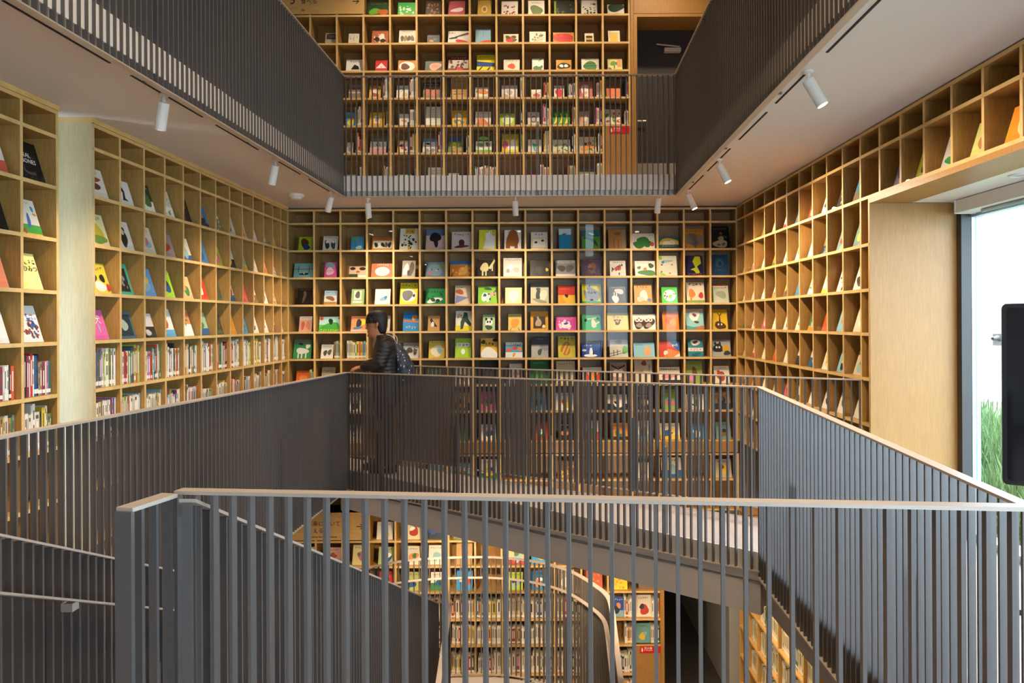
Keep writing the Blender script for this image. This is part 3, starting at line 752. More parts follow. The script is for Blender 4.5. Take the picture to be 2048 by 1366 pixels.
ROWS7 = [
 (357, '''162 288 220 #ddd4c8|r .06 .06 .94 .66 #d8b860;r .1 .1 .9 .62 #e4dccc;b .3 .4 .1 .06 #2a2420;b .7 .5 .1 .06 #2a2420;t .5 .86 .6 .14 #6a4a44|a yellow frame of tiny birds
375 470 193 #cfe0e4|r 0 0 1 .7 #1c86b0;b .45 .73 .2 .03 #8a3a30;r .4 .74 .42 .84 #b05a40|a tiny red boat on blue sea
550 690 207 #5f9a3a|r 0 .66 1 1 #2d6f6a;p .05 .55 .4 .5 .9 .1 .8 .4 .5 .6 .2 .66 #4a4a44;b .55 .8 .16 .05 #d8dcc8|a leaping grey hare
755 888 200 #b8814c|r .78 0 1 1 #a5906c;r .3 .02 .34 .5 #8a5a34;r .55 .02 .6 .5 #8a5a34|thin brown legs and a large number
935 1108 235 #e9e4da|b .3 .25 .26 .22 #2f7a34;b .5 .55 .26 .24 #35803a;b .68 .3 .18 .2 #2f7a34;e .88 .3 .09 .14 #c8502e;t .85 .9 .2 .1 #3a3a3a|a green leafy arch and red dot
1140 1292 262 #2f6b62|b .5 .5 .46 .4 #d8b04a;b .45 .45 .26 .2 #e2ddd0;b .7 .5 .12 .2 #d8d2c4;r 0 0 1 .32 #244f4a;t .5 .2 .7 .1 #d8c890|white bears under a golden arch
1342 1482 200 #c88a2e|b .5 .45 .42 .3 #7a6f66;p .5 .5 .6 .45 .6 .05 .48 .05 #6a6058;b .2 .45 .16 .24 #8a7f76;b .82 .45 .16 .24 #8a7f76;t .5 .88 .8 .07 #3a2a10|a grey elephant head
1535 1685 178 #15151a|b .5 .2 .4 .16 #b8a88a;b .55 .45 .14 .1 #a8987a;d 6 #6a5a44;t .5 .86 .7 .08 #7a7a80|pale bones on black'''),
 (562, '''155 300 437 #2b2824|b .5 .4 .2 .26 #3a3632;b .88 .42 .08 .1 #c8b83a|a small yellow moon on near black
350 500 437 #9a948e|r 0 0 1 .14 #e0dcd4;b .3 .5 .2 .2 #5a5650;b .7 .5 .2 .24 #6f6a64;r 0 .82 1 1 #c8c2b8;t .5 .9 .7 .1 #3a3632|a grey misty wood
548 697 430 #5c4456|b .55 .45 .22 .34 #8a5a40;b .4 .6 .1 .14 #a06a4a;d 12 #3f4a7a;t .5 .94 .8 .06 #c0a0a8|a rust-brown beast on purple
765 885 442 #ddd6cc|b .5 .5 .2 .16 #c03a40;d 12 #5a2a2a;t .5 .9 .8 .1 #3a3632|red berries on white
957 1110 445 #e4e2da|b .6 .2 .42 .2 #3f7a3a;b .8 .68 .14 .16 #3a5a3a;b .5 .45 .1 .1 #c87a50;b .2 .55 .1 .1 #4a7a44;t .4 .88 .6 .07 #6a6a64|a face among green bushes
1138 1278 405 #d9d6c4|b .1 .9 .12 .1 #8ac040;b .45 .72 .32 .07 #9ab8c4;b .25 .68 .08 .07 #4a80b0;b .2 .06 .18 .08 #8ac040;d 4 #b05a3a|a grey-blue whale and green spots
1347 1478 403 #201c4a|p .25 .3 .55 .4 .4 .7 .55 .95 .85 .95 .9 .6 .65 .45 .8 .15 .6 .1 .45 .25 #b8c820;t .5 .08 .8 .1 #c85a3a|a lime spill on dark blue
1545 1675 398 #26486e|b .45 .6 .24 .2 #3a6a88;b .5 .55 .12 .1 #1f3a5c;t .5 .25 .7 .1 #4a7a98|a dim blue creature'''),
 (762, '''157 296 600 #b8b49a|r 0 .78 1 1 #6f6c60;b .42 .45 .12 .3 #3f3c38;b .42 .68 .12 .08 #3f3c38;b .7 .4 .2 .26 #d0ccb8;b .5 .12 .4 .08 #8a8674|a dark bear standing in mist
367 497 622 #c83a2e|r 0 0 1 .46 #e0b03a;p 0 0 .5 .0 .2 .46 .0 .46 #d89a2e;b .5 .42 .1 .1 #3a1c18;t .4 .8 .6 .08 #e0b04a|a red and yellow landscape
550 697 612 #d9cc22|b .5 .42 .44 .4 #8a8f94;r 0 0 1 .1 #3f9a50;r .42 .12 .58 .22 #1f1c1c;t .5 .55 .5 .14 #2a2a2a;b .4 .9 .05 .08 #4a80c0;p .3 .6 .2 .95 .05 .7 #d9cc22|a big grey shape on yellow
757 885 632 #4a4846|b .38 .24 .2 .22 #e6e2da;r .28 .4 .34 .65 #e6e2da;r .42 .4 .48 .65 #e6e2da;b .62 .7 .26 .16 #c8c4bc;t .5 .93 .7 .06 #d8c04a|a white rabbit on charcoal
950 1085 615 #d99a5a|b .55 .4 .2 .3 #ece4d8;b .35 .2 .2 .14 #d8c0b0;t .45 .85 .7 .14 #7a3a20;b .85 .15 .12 .1 #6a80b0|a white goose on orange
1160 1280 640 #44c832|e .5 .47 .4 .38 #eceae4;b .55 .4 .14 .12 #8ac830;d 6 #8a6a5a|a white disc on bright green
1350 1488 602 #dcd0bc|b .3 .45 .2 .2 #d8803a;r .2 .1 .3 .4 #d8803a;r 0 0 1 .12 #8aa04a;b .8 .35 .14 .14 #c03a30;t .5 .88 .8 .14 #6a2a24|an orange animal and red figure
1548 1672 625 #c8c8b8|r 0 .95 1 1 #b03a34;r 0 0 .06 .9 #4a9a3a;b .55 .45 .3 .22 #a0a888;t .5 .84 .8 .1 #4a4a40|a grey-green wood and red edge'''),
 (967, '''155 290 820 #d6952a|r .16 .1 .84 .72 #3a281c;b .45 .4 .16 .22 #a8907c;p .38 .55 .34 .95 .44 .95 .48 .6 #a8907c;b .75 .2 .08 .1 #d8c890|a rabbit in a brown square
348 505 865 #d84a9a|b .5 .35 .26 .2 #ecdce0;b .35 .55 .08 .1 #ecdce0;b .62 .55 .08 .1 #ecdce0;b .5 .5 .12 .08 #2a4a8a;d 6 #e8c8d4;t .45 .85 .8 .12 #8ac0c0|a white cat on magenta
550 692 845 #3aa862|b .62 .4 .12 .3 #e8d8b8;p .2 .7 .8 .8 .8 .74 .2 .64 #d8c8a0;b .2 .62 .08 .1 #1a2a20;b .85 .72 .08 .1 #1a2a20;p .7 .3 .95 .5 .9 .55 .66 .38 #e8d8b8;t .5 .93 .8 .08 #d8c83a|a cream cat lifting a barbell
740 907 835 #e0cf7a|b .48 .45 .12 .16 #5a3f24;b .48 .5 .07 .08 #c89a60;b .36 .56 .05 .05 #5a3f24;b .6 .56 .05 .05 #5a3f24;r 0 .9 1 1 #d8c04a|a small monkey and red title
933 1117 845 #e8e4de|b .3 .42 .22 .36 #3a2a26;b .7 .42 .22 .36 #3a2a26;e .22 .62 .09 .13 #eae4dc;e .38 .62 .09 .13 #eae4dc;e .62 .62 .09 .13 #eae4dc;e .78 .62 .09 .13 #eae4dc;e .22 .62 .04 .06 #b03a2c;e .38 .62 .04 .06 #b03a2c;e .62 .62 .04 .06 #b03a2c;e .78 .62 .04 .06 #b03a2c;b .3 .28 .12 .16 #a08a7a;b .7 .28 .12 .16 #a08a7a|two brown owls side by side
1165 1290 825 #e07a2a|b .4 .5 .2 .22 #d85a2a;b .65 .4 .2 .2 #d0902e;t .5 .92 .7 .06 #8a2a1a|orange and red glow
1345 1480 808 #8cc0c4|b .5 .68 .3 .26 #e6e2da;r 0 .86 1 1 #d0c4b0;b .5 .7 .12 .08 #8a3a5a;b .6 .36 .14 .06 #5a4030;p 0 0 1 0 1 .18 .4 .12 0 .2 #4a8a8a;b .8 .08 .24 .1 #a86a4a|a fish and a brown sea bed
1545 1663 812 #d8b020|b .5 .2 .34 .2 #4a2c20;p .44 .35 .48 .7 .52 .7 .56 .35 #4a2c20;p .48 .66 .36 .8 .4 .84 .5 .7 .62 .84 .66 .8 .52 .66 #4a2c20;e .4 .25 .05 .05 #eae0c8;e .6 .25 .05 .05 #eae0c8|a brown beetle on yellow'''),
 (1170, '''160 290 1010 #a8a8a4|r 0 .6 1 1 #3c4044;b .5 .26 .12 .16 #4a4c4c;b .75 .45 .25 .12 #8a8c88;t .5 .88 .5 .08 #8a8c8c|a lone figure in grey fog
365 497 1008 #c8b83a|b .45 .4 .3 .3 #a8702e;p .2 .2 .5 .7 .55 .65 .3 .15 #d8a84a;p .4 .15 .65 .6 .7 .55 .5 .12 #d8a84a;t .5 .88 .8 .14 #4a3a18|golden brown corn cobs
548 692 1065 #2a4a9a|e .45 .12 .36 .1 #dce4e8;b .48 .4 .1 .22 #e6e6e6;b .48 .62 .06 .06 #e6e6e6;b .62 .3 .05 .12 #1c2438;e .12 .5 .12 .08 #c8d4dc|a white bear on ice
760 900 1035 #ccc8bc|b .85 .4 .16 .26 #6fae5a;b .5 .85 .2 .1 #a89888;p 0 .05 .9 .3 .9 .27 0 .02 #4a4444;p 0 .2 .6 .35 .6 .32 0 .17 #4a4444;r .2 .05 .24 .4 #4a4444;r .4 .1 .44 .42 #4a4444|a climbing frame and green tree
943 1103 1062 #8cc4d4|b .66 .36 .18 .28 #dca678;b .6 .7 .05 .1 #dca678;b .75 .7 .05 .1 #dca678;t .25 .85 .35 .08 #3a6a80|an orange cat on pale blue
1140 1295 1045 #c8402a|p .5 1 1 1 1 .3 .75 .55 .6 .8 #2a5a9a;p .2 0 1 0 1 .3 .7 .4 .4 .5 #e07a34;b .3 .25 .1 .14 #eadcd0;p .7 0 1 0 1 .22 #dcd8d4;t .78 .72 .3 .2 #e6e0d4|red, orange and blue slopes
1360 1475 1035 #2a7a8a|b .5 .8 .34 .16 #d8d0b8;b .5 .82 .16 .08 #2a3038;r 0 .3 1 .5 #d0d4c8;t .5 .4 .8 .16 #c84a3a;b .5 .12 .3 .1 #1f5a6a|a teal sea under a cream moon
1538 1685 1042 #a8a8a6|b .35 .5 .24 .28 #26242a;b .22 .78 .06 .1 #26242a;b .46 .78 .06 .1 #26242a;e .28 .55 .05 .06 #d8d4c8;e .42 .55 .05 .06 #d8d4c8;e .75 .45 .18 .24 #c89a2a;b .8 .2 .2 .12 #3a3a3e;t .4 .93 .7 .06 #4a4a4a|a black cat and yellow clock'''),
]
TITLES = {(1, 13): ('100', .32, .7, .2, 'ink'), (4, 13): ('ぎゅっ', .26, .68, .2, 'red'), (5, 12): ('よるくま', .1, .8, .14, 'sticker'), (3, 12): ('よこい', .3, .5, .16, 'ink')}
def put(case, px0, px1, base_px, top_px, z, bgc, spec, label, title=None):
    wd = (px1 - px0) / PXM; ht = (base_px - top_px) / PXM / math.cos(LEAN) * .99
    u = bx((px0 + px1) / 2)
    # keep inside the cell
    for a, b in zip(case.us, case.us[1:]):
        if a <= u <= b:
            lo, hi = a + BT / 2 + .004, b - BT / 2 - .004
            wd = min(wd, hi - lo); u = min(max(u, lo + wd / 2), hi - wd / 2)
    return face_book(case, u, z, wd, ht, bgc, spec, label, title=title)
ROWW = ['top', 'second', 'third', 'fourth', 'fifth', 'sixth', 'seventh', 'eighth']
def read_rows(case, rows, ox, oy, zm_, zoff, col0, wall, zlist):
    for r, (base, txt) in enumerate(rows):
        for ln in txt.split('\n'):
            if not ln.strip(): continue
            hd, spec, words = ln.split('|')
            x0, x1, yt, bgc = hd.split(); x0, x1, yt = float(x0), float(x1), float(yt)
            px0, px1 = ox + x0 / zm_, ox + x1 / zm_
            u = bx((px0 + px1) / 2); c = sum(1 for a in case.us if a < u)
            lab = '%s picture book with %s, %s' % (cname(bgc), words, wall(r))
            put(case, px0, px1, base / zm_, yt / zm_, zlist[r], bgc, spec, lab, TITLES.get((r + 1, c)) if case is back else None)
wallB = lambda r: ROWW[r] + ' row, back wall'
read_rows(back, ROWS6, 560, 400, Z6, 0, 1, wallB, ZS_B[2:])
read_rows(back, ROWS7, 1020, 400, Z6, 0, 10, wallB, ZS_B[2:])
# sixth row, tops showing over the railings
R6b = [(1396, '''105 210 1288 #d86a2a|d 8 #c8502a;b .5 .5 .3 .2 #e08a4a|orange blossoms
297 400 1262 #b0a890|t .5 .8 .7 .1 #4a4640|faded lettering
905 1040 1270 #c8b890|b .5 .4 .3 .2 #6a5a48|a brown animal
1110 1240 1275 #8a9a70|b .5 .4 .3 .2 #d8d0b8|a pale animal
1325 1440 1270 #d8ccb0|b .5 .4 .3 .2 #a86a4a|a rust animal
1520 1640 1213 #3a3632|b .5 .4 .3 .2 #6a5a58|a dim scene
1735 1835 1243 #c8c0b4|b .5 .4 .3 .2 #b08a80|a grey blush drawing''')]
R7b = [(1385, '''150 290 1205 #2f6a3a|b .5 .4 .3 .2 #4a8a4a;t .5 .88 .7 .08 #8ac080|dark green leaves
350 495 1215 #c8b894|t .5 .88 .8 .1 #8a4a40;b .5 .4 .3 .2 #a0a070|brown red lettering
552 700 1262 #d8d0c0|b .2 .4 .12 .3 #c8502e;b .5 .4 .12 .3 #d8903a;b .8 .4 .12 .3 #c8402e|three red and orange figures
762 890 1225 #a89080|b .5 .5 .34 .24 #d8c8bc;p .1 .9 .5 .7 .5 .64 .1 .8 #4a3a34;p .9 .9 .5 .7 .5 .64 .9 .8 #4a3a34|a striped face
950 1085 1200 #cfc4ac|b .55 .82 .16 .1 #8a5a2a;p .05 .5 .5 .55 .5 .45 .05 .42 #a88a50;t .85 .5 .12 .5 #3a322c|brown leaves and brush writing
1137 1297 1263 #d8d0c0|b .5 .45 .4 .16 #d88a8a;r 0 0 1 .2 #3a3230;t .5 .85 .8 .12 #3a3230|a pink crowd
1347 1470 1215 #8aa050|b .5 .5 .14 .24 #6a4a30;b .3 .2 .2 .14 #d080a8|a green garden and pink flowers
1558 1675 1257 #ddd4c4|b .45 .4 .26 .3 #b0482a;b .3 .62 .1 .14 #b0482a;t .6 .88 .5 .08 #3a322c|a red fox''')]
read_rows(back, R6b, 560, 400, Z6, 0, 1, lambda r: 'sixth row, back wall', ZS_B[7:])
read_rows(back, R7b, 1020, 400, Z6, 0, 10, lambda r: 'sixth row, back wall', ZS_B[7:])
for i in range(17):
    for j in range(1, 6):
        back.pane(US_B[i], US_B[i + 1], ZS_B[j + 1], ZS_B[j] - BT)
rnd = random.Random(11)
# rows glimpsed through the bridge railings
for j, zz in ((8, ZS_B[8]), (9, ZS_B[9]), (11, ZS_B2[1])):
    for i in range(17):
        if rnd.random() < (.9 if j < 11 else .6):
            c = rnd.choice(RNDC)
            cs = back if j < 10 else back2
            face_book(cs, (US_B[i] + US_B[i + 1]) / 2 + rnd.uniform(-.02, .02), zz, rnd.uniform(.17, .25), rnd.uniform(.19, .26), c, None,
                      '%s picture book seen between railing bars, %s column, %s row of back wall' % (cname(c), ORD[i], {8: 'seventh', 9: 'eighth', 11: 'lowest'}[j]))

# ------------------------------------------------------------------ upper gallery
Z2 = 3.416
U2 = [
 (95, '''610 765 -20 #2a4a2a|b .35 .35 .26 .22 #6aa83a;b .7 .3 .24 .2 #b8602a;t .5 .85 .7 .08 #8aa060|green and orange rounds
808 930 -15 #3aa848|d 20 #d8e4d0|white flecks
1000 1105 -25 #2a1c12|t .5 .75 .8 .14 #d88a30;d 14 #a8642a|orange lettering on brown
1157 1270 -25 #c05a60|b .55 .4 .38 .14 #e4dcd8|a white radish
1358 1452 -30 #c8a44a|e .5 .42 .22 .22 #e0d0a0;e .5 .42 .12 .14 #a88030|a gold ring emblem
1522 1635 -20 #d8d0c4|d 16 #8a3a34|red brown seeds'''),
 (280, '''320 402 190 #b0a490|r .1 .45 .9 .92 #4a3a30;b .6 .7 .2 .14 #7a6a5c|a brown photograph
468 540 195 #d8cfb8|t .2 .6 .14 .5 #3a3430;t .5 .6 .14 .6 #3a3430;t .8 .7 .14 .4 #3a3430|brush writing columns
628 740 165 #a85a40|b .6 .5 .2 .2 #e0d4c8;b .3 .35 .18 .16 #2a201c;d 8 #d8c0ac;b .7 .25 .16 .12 #2a201c|black and white creatures on rust
815 930 168 #d0c8b8|b .2 .4 .1 .2 #4a4a44;b .4 .4 .1 .22 #8a6a40;b .6 .4 .1 .2 #3a3a40;b .8 .4 .1 .22 #6a5030;t .5 .86 .6 .07 #6a645a|a group of people
1010 1095 210 #1a2840|b .35 .35 .2 .1 #d86a2a;b .65 .5 .2 .12 #3a7a3a;t .5 .84 .7 .1 #6a7a90|an orange carrot on navy
1162 1307 180 #d8d4cc|p .3 .55 .95 .9 1 .75 .4 .5 #5a4a48;b .65 .18 .34 .12 #b83a30;b .25 .45 .2 .07 #3a3634;t .2 .85 .3 .12 #2a2624|a red and grey vehicle shape
1342 1447 165 #8aaec0|b .5 .0 .5 .2 #c84a34;r .49 .45 .51 .9 #6a8a9a|a red hill under grey-blue sky
1535 1638 205 #d8c8a8|b .5 .4 .34 .32 #c8302a;b .3 .65 .18 .16 #2a5a2a;b .7 .7 .16 .14 #2a5a2a;b .75 .35 .14 .14 #2a5a2a|red tomatoes and leaves'''),
 (468, '''450 565 372 #dcd8d0|p .3 .2 .5 .6 .75 .45 .8 .2 #24201e;t .5 .82 .6 .14 #4a3430|a black rice ball
652 733 375 #c82a38|p .05 .3 .5 .75 .95 .3 #ecdcd4;e .5 .4 .05 .05 #c84a40|a white triangle on red
808 930 378 #c8843a|e .5 .45 .45 .42 #e8e4da;b .4 .42 .26 .26 #6a2e1c|a plate of brown curry
995 1110 388 #2a4a38|b .6 .5 .34 .38 #d89a84;b .55 .5 .2 .2 #c88470|pink hands on dark green
1157 1307 348 #6a2a22|r .04 .2 .96 .74 #b8aca4;d 22 #5a3a34;b .55 .12 .16 .14 #b83028;t .5 .86 .7 .12 #d8a890|a dense red and grey pattern
1350 1473 340 #d8c82a|p 0 .35 1 .5 1 .3 0 .6 #2a4a8a;p 0 .4 .4 .55 1 .42 1 .28 0 .3 #2a4a8a;p 0 0 .3 .3 .35 .28 .12 0 #2f5a24;p .5 0 .7 .25 .78 .22 .62 0 #2f5a24;t .5 .88 .7 .08 #3a3a1a|yellow fields and a blue hill
1535 1645 377 #dcd4c0|b .5 .42 .22 .24 #c84a2a;r .49 .62 .52 .72 #4a3a24;t .5 .88 .7 .1 #4a443a|one red apple'''),
 (655, '''467 570 545 #8a7468|r 0 .4 1 .5 #c0b4a8;r 0 .7 1 .8 #6a5850|grey brown stripes
608 687 555 #d0a040|e .5 .45 .36 .36 #e4d4c0;b .5 .3 .3 .16 #a85a3a;b .5 .9 .4 .08 #c85a3a|a basket of bread
797 877 553 #d8d4c8|b .7 .3 .2 .2 #c8b070;t .4 .7 .4 .3 #8a847a|pale brown drawing
980 1095 530 #7a6050|b .3 .4 .16 .24 #b05a40;b .7 .35 .2 .24 #b8603e;r 0 .75 1 1 #3a2e28;t .5 .87 .8 .1 #c8bcb0|red brown houses
1170 1285 492 #b08850|r .2 .78 .8 .82 #7a5a30;r .2 .66 .8 .69 #8a6a3c;r .2 .55 .8 .58 #8a6a3c;r .2 .44 .8 .47 #8a6a3c;r .2 .33 .8 .36 #8a6a3c;r .2 .2 .8 .23 #8a6a3c|ruled brown lines
1338 1433 570 #d8d0c0|b .5 .6 .4 .22 #c87a3a;p .8 .55 1 .8 1 .4 #c87a3a;t .5 .14 .8 .1 #6a5a4a|an orange fish cake
1520 1628 556 #c8bcb4|b .5 .5 .34 .34 #d8d0ca;b .5 .45 .2 .2 #a8a0a0;b .3 .2 .16 .1 #b08a70|a pale grey face'''),
 (845, '''450 515 740 #4a9ad0|b .5 .3 .4 .24 #d8c83a;b .6 .6 .14 .16 #c84a3a;b .3 .7 .2 .12 #5aa84a|bright toy-like shapes
610 712 740 #d0a030|r .3 .2 .7 .75 #d8ccb0;b .5 .5 .12 .16 #8a8a90|a cream panel on gold
808 885 752 #d8d4cc|b .4 .45 .14 .1 #d8a84a;b .65 .4 .1 .08 #c86a3a|two small orange fruit
997 1107 698 #d8d8c8|t .5 .85 .5 .05 #6a6a5c;t .5 .72 .5 .05 #6a6a5c;t .5 .59 .5 .05 #6a6a5c;t .5 .46 .5 .05 #6a6a5c;t .5 .33 .5 .05 #6a6a5c;t .5 .18 .4 .05 #6a6a5c|columns of small writing
1172 1278 728 #d0a020|e .45 .62 .22 .2 #e6e0d0;b .5 .25 .34 .14 #4a7088;b .5 .2 .14 .1 #d8c060;t .5 .9 .7 .07 #7a5a18|a fried egg
1338 1445 738 #d8d0c4|p .05 .1 .3 .6 .6 .45 .95 .1 #d0743a;r 0 0 1 .08 #c04a3a;t .5 .88 .7 .1 #a06a5a|an orange cut of fish
1508 1612 753 #a8c840|e .5 .5 .36 .36 #dce0c0;b .5 .4 .26 .16 #c8d8a0;t .5 .88 .6 .08 #5a7a24|a white bowl on lime'''),
 (1030, '''452 495 945 #c8c4b8|b .5 .4 .3 .2 #8a847a|a plain grey picture
612 723 905 #d8d4ce|r 0 .72 1 1 #6a6460;r 0 0 1 .34 #d89aa0;e .5 .52 .12 .1 #3a3634;e .5 .52 .08 .07 #eae6e0;b .5 .22 .08 .07 #c04a44;t .5 .86 .7 .1 #a8a29c|a white cup on pink
800 880 932 #d8a038|r .1 .1 .9 .9 #e4dccc;b .5 .5 .22 .2 #c86a3a;b .3 .6 .1 .1 #3a4a6a;b .7 .3 .12 .1 #8a3a34|a framed cluster of toys
975 1075 920 #cfd0c8|r 0 .78 1 1 #4a80a8;b .35 .65 .14 .07 #26242a;p .1 .1 .9 .25 .9 .22 .1 .06 #4a4a48;e .3 .2 .12 .14 #8a8a84;e .7 .2 .12 .14 #8a8a84|a small cart under blue
1150 1253 905 #6a8040|r 0 .7 1 1 #3a5a78;b .45 .5 .3 .16 #c0c040;b .6 .2 .4 .14 #a88a50|yellow green meadow
1340 1450 900 #d8d8c8|r 0 .68 1 1 #55553e;b .5 .85 .3 .12 #8ab04a;b .3 .45 .2 .12 #5a9a4a;b .75 .5 .14 .12 #3a6a34;r 0 0 1 .18 #7ab03a;e .7 .5 .05 .05 #c03a34|green trees in a park
1520 1635 890 #d8c040|b .65 .35 .3 .34 #e8e4d8;b .2 .45 .18 .2 #d84a8a;r 0 .72 1 1 #a89a3a;b .6 .1 .2 .08 #d8d040|a white flower and pink ball'''),
 (1190, '''452 515 1145 #b0a890|d 6 #3a3632|dark flecks
620 705 1158 #c8bca8|t .5 .5 .7 .2 #8a7a68|cream lettering
800 895 1145 #b8bc98|b .4 .4 .3 .2 #d8dcc8|pale green leaves
1010 1117 1095 #d8d4c8|t .5 .75 .7 .1 #5a544c;t .5 .55 .7 .1 #5a544c;b .5 .25 .06 .06 #8a8070|two lines of writing
1152 1223 1138 #d8d4c8|b .35 .45 .26 .12 #6aa048;b .6 .3 .1 .1 #d8a040|a green leaf'''),
]
U3 = [
 (95, '''340 452 -25 #d8d4c4|b .5 .36 .4 .3 #5a6a34;t .5 .84 .6 .08 #4a4a3a|a green pumpkin
525 665 -20 #20281a|r 0 0 .1 1 #7a9a2a;d 10 #4a5a34|dark leaves and green spine
705 815 -25 #d8d4c8|d 16 #3a4a34|small green vegetables
885 1000 10 #d8d0c0|b .5 .7 .46 .4 #1f3a2a;b .4 .1 .3 .06 #d88a4a|a dark watermelon'''),
 (280, '''348 460 187 #d8d0bc|b .5 .3 .3 .2 #c0b494;d 12 #6a6450;t .5 .86 .7 .08 #5a5240|pencil pears
510 655 195 #b8862a|b .5 .46 .48 .48 #b82a20;d 5 #d84a34|one huge red tomato
728 790 202 #d8d0b8|r .15 .15 .85 .75 #4a3a24;r .15 .35 .85 .5 #c89a3a|a gold field photograph
890 970 183 #dcd4bc|r .12 .12 .88 .88 #c8b070;e .5 .42 .26 .28 #d8a83a|a yellow pear'''),
 (468, '''365 445 370 #dcd8cc|b .5 .25 .42 .22 #245a34;b .5 .58 .34 .2 #ece4d4;p .5 .75 .7 .98 .85 .95 .6 .74 #5aa03a|half a green melon
530 635 382 #c89020|b .5 .45 .4 .3 #1f1a18;b .35 .45 .12 .14 #e4dccc;b .65 .45 .12 .14 #e4dccc;t .5 .9 .7 .06 #7a5410|a black and white mask
705 825 373 #dcd6c0|b .5 .4 .42 .34 #4a7a48;p .1 .4 .9 .45 .9 .4 .1 .35 #2a4a2c;p .2 .6 .8 .62 .8 .58 .2 .55 #2a4a2c;t .5 .88 .6 .1 #4a443a|a striped watermelon
885 985 375 #d0c070|r .42 .15 .5 .8 #3f7a3a;b .35 .6 .14 .2 #4a8a40;b .62 .6 .14 .14 #3f7a3a;r .65 .3 .95 .9 #c08a4a;b .15 .15 .12 .1 #3a6a9a|a green cactus tree'''),
 (655, '''357 432 590 #d8c8b0|b .5 .35 .3 .24 #a84a3a;r 0 .7 1 1 #e0d8c8|a red bowl
515 585 560 #d8d0c8|b .5 .42 .36 .34 #c0182c;r .48 .7 .56 .85 #4a3a24|a red apple on white
685 780 530 #b86860|b .5 .45 .3 .4 #dcd0c8;e .35 .6 .04 .04 #3a2a28;e .62 .6 .04 .04 #3a2a28;b .5 .3 .12 .1 #c89a94|a white cat on dusty red
875 975 560 #c87848|b .5 .4 .46 .36 #d0683a;r .0 .8 1 1 #8a5a40|an orange pumpkin'''),
 (845, '''332 413 743 #ccc4b8|e .5 .45 .26 .26 #6a645c;e .5 .45 .16 .16 #a8a298;t .5 .86 .6 .06 #8a847c|a grey round seed
505 625 738 #2f8a40|p .05 .1 .2 .15 .3 .5 .2 .85 .12 .85 .18 .5 #e0c838;p .35 .1 .52 .15 .62 .5 .5 .85 .42 .85 .5 .5 #e0c838;p .68 .1 .85 .15 .95 .5 .82 .85 .74 .85 .8 .5 #e0c838|three yellow bananas
680 757 738 #b0a498|b .4 .4 .2 .24 #c88a6a;b .65 .5 .16 .2 #d8d0c8|a blurred snack photograph
857 977 725 #d4d0b8|d 18 #5a8a48;d 8 #c84a4a|many small fruit and leaves'''),
 (1030, '''333 425 930 #d8d4c8|p .3 .75 .8 .6 .55 .45 .6 .1 .45 .15 #4aa8a0|a teal bird shape
505 625 932 #c8ccb0|d 16 #6a8a50;t .5 .62 .6 .08 #5a5a48|pale green beans
687 805 912 #d4ccb0|b .5 .3 .42 .2 #d08a3a;b .35 .55 .1 .1 #3a5a3a;b .6 .6 .1 .1 #b83a30;d 5 #3f7a3a|a basket of vegetables'''),
 (1190, '''170 265 1165 #a8b8d8|t .5 .5 .6 .2 #6a7a9a|pale blue edge
327 395 1150 #b84a4a|b .5 .4 .3 .3 #d83a44|red apples
505 585 1158 #b8c0a0|d 8 #4a6a3a|leafy print
687 797 1110 #c0c4a4|r 0 .7 1 1 #5a5650;b .4 .4 .2 .14 #d8dcc4|grey band over pale leaves'''),
]
read_rows(upp, U2, 560, 0, Z2, 0, 1, lambda r: ROWW[r] + ' gallery shelf', ZS_U[1:])
read_rows(upp, U3, 960, 0, Z2, 0, 1, lambda r: ROWW[r] + ' gallery shelf', ZS_U[1:])
# ------------------------------------------------------------------ left wall
LC = [['#d8d0c4', '#d8d8d4', '#2a3a38', '#d0ccc0', '#2a2a28', '#3a78b8', '#8a8060', '#d0c8b8', '#c8b090', '#d8d0c8', '#8a9a80', '#d0c0a0', '#c8c0b0'],
      ['#d8d0a0', '#d8cfc4', '#d8c8b0', '#9a8a8a', '#d8ccb8', '#4a80b0', '#a8b030', '#d8d0c8', '#a0b090', '#d8d0c0', '#c89060', '#d8d0c8', '#b0a890'],
      ['#d8c840', '#3ab090', '#6a9ad0', '#a0c830', '#d8b080', '#c83a2a', '#4a5a40', '#c8c0b0', '#d05a50', '#d8d0c0', '#e0d8c8', '#c0a880', '#d8d0c8'],
      ['#d0609a', '#4a6a78', '#d8d0c8', '#d8d8d4', '#c8855a', '#90b8a0', '#4a4038', '#d09030', '#3a88c0', '#d8d0c0', '#d8d4c8', '#d0c090', '#c8c0b8']]
LS = {(0, 0): 'b .4 .4 .3 .12 #6a3a34;b .5 .62 .3 .08 #9a4a40;t .4 .85 .6 .08 #2a2624', (0, 1): 'p .3 .2 .45 .6 .55 .6 .5 .3 .7 .2 #2a2826;b .4 .62 .1 .1 #2a2826',
      (1, 0): 'b .5 .45 .34 .24 #b8a83a;b .5 .2 .4 .14 #6a8a3a;t .5 .85 .7 .1 #3a3632', (1, 1): 'b .5 .4 .2 .3 #2a2624;b .5 .7 .16 .12 #3a2a24;e .5 .62 .1 .1 #d8b8a0',
      (2, 0): 't .5 .82 .7 .12 #b83a34;b .3 .5 .12 .14 #2a2826;b .7 .5 .12 .14 #2a2826;b .5 .22 .3 .16 #d8d4cc;b .9 .2 .1 .14 #c03a34', (2, 1): 'r .1 .1 .85 .85 #2a2a28;d 8 #8a8a84',
      (3, 0): 'b .6 .4 .04 .16 #8ab0c8', (3, 1): 'r .1 .1 .9 .9 #2a3a40;b .5 .5 .2 .2 #a8b0a8', (3, 3): 'r 0 0 1 .25 #5a9ac8;b .5 .5 .16 .2 #c05a40', (3, 2): 'r 0 0 1 .45 #3a3432;b .5 .2 .2 .12 #c8c0b8'}
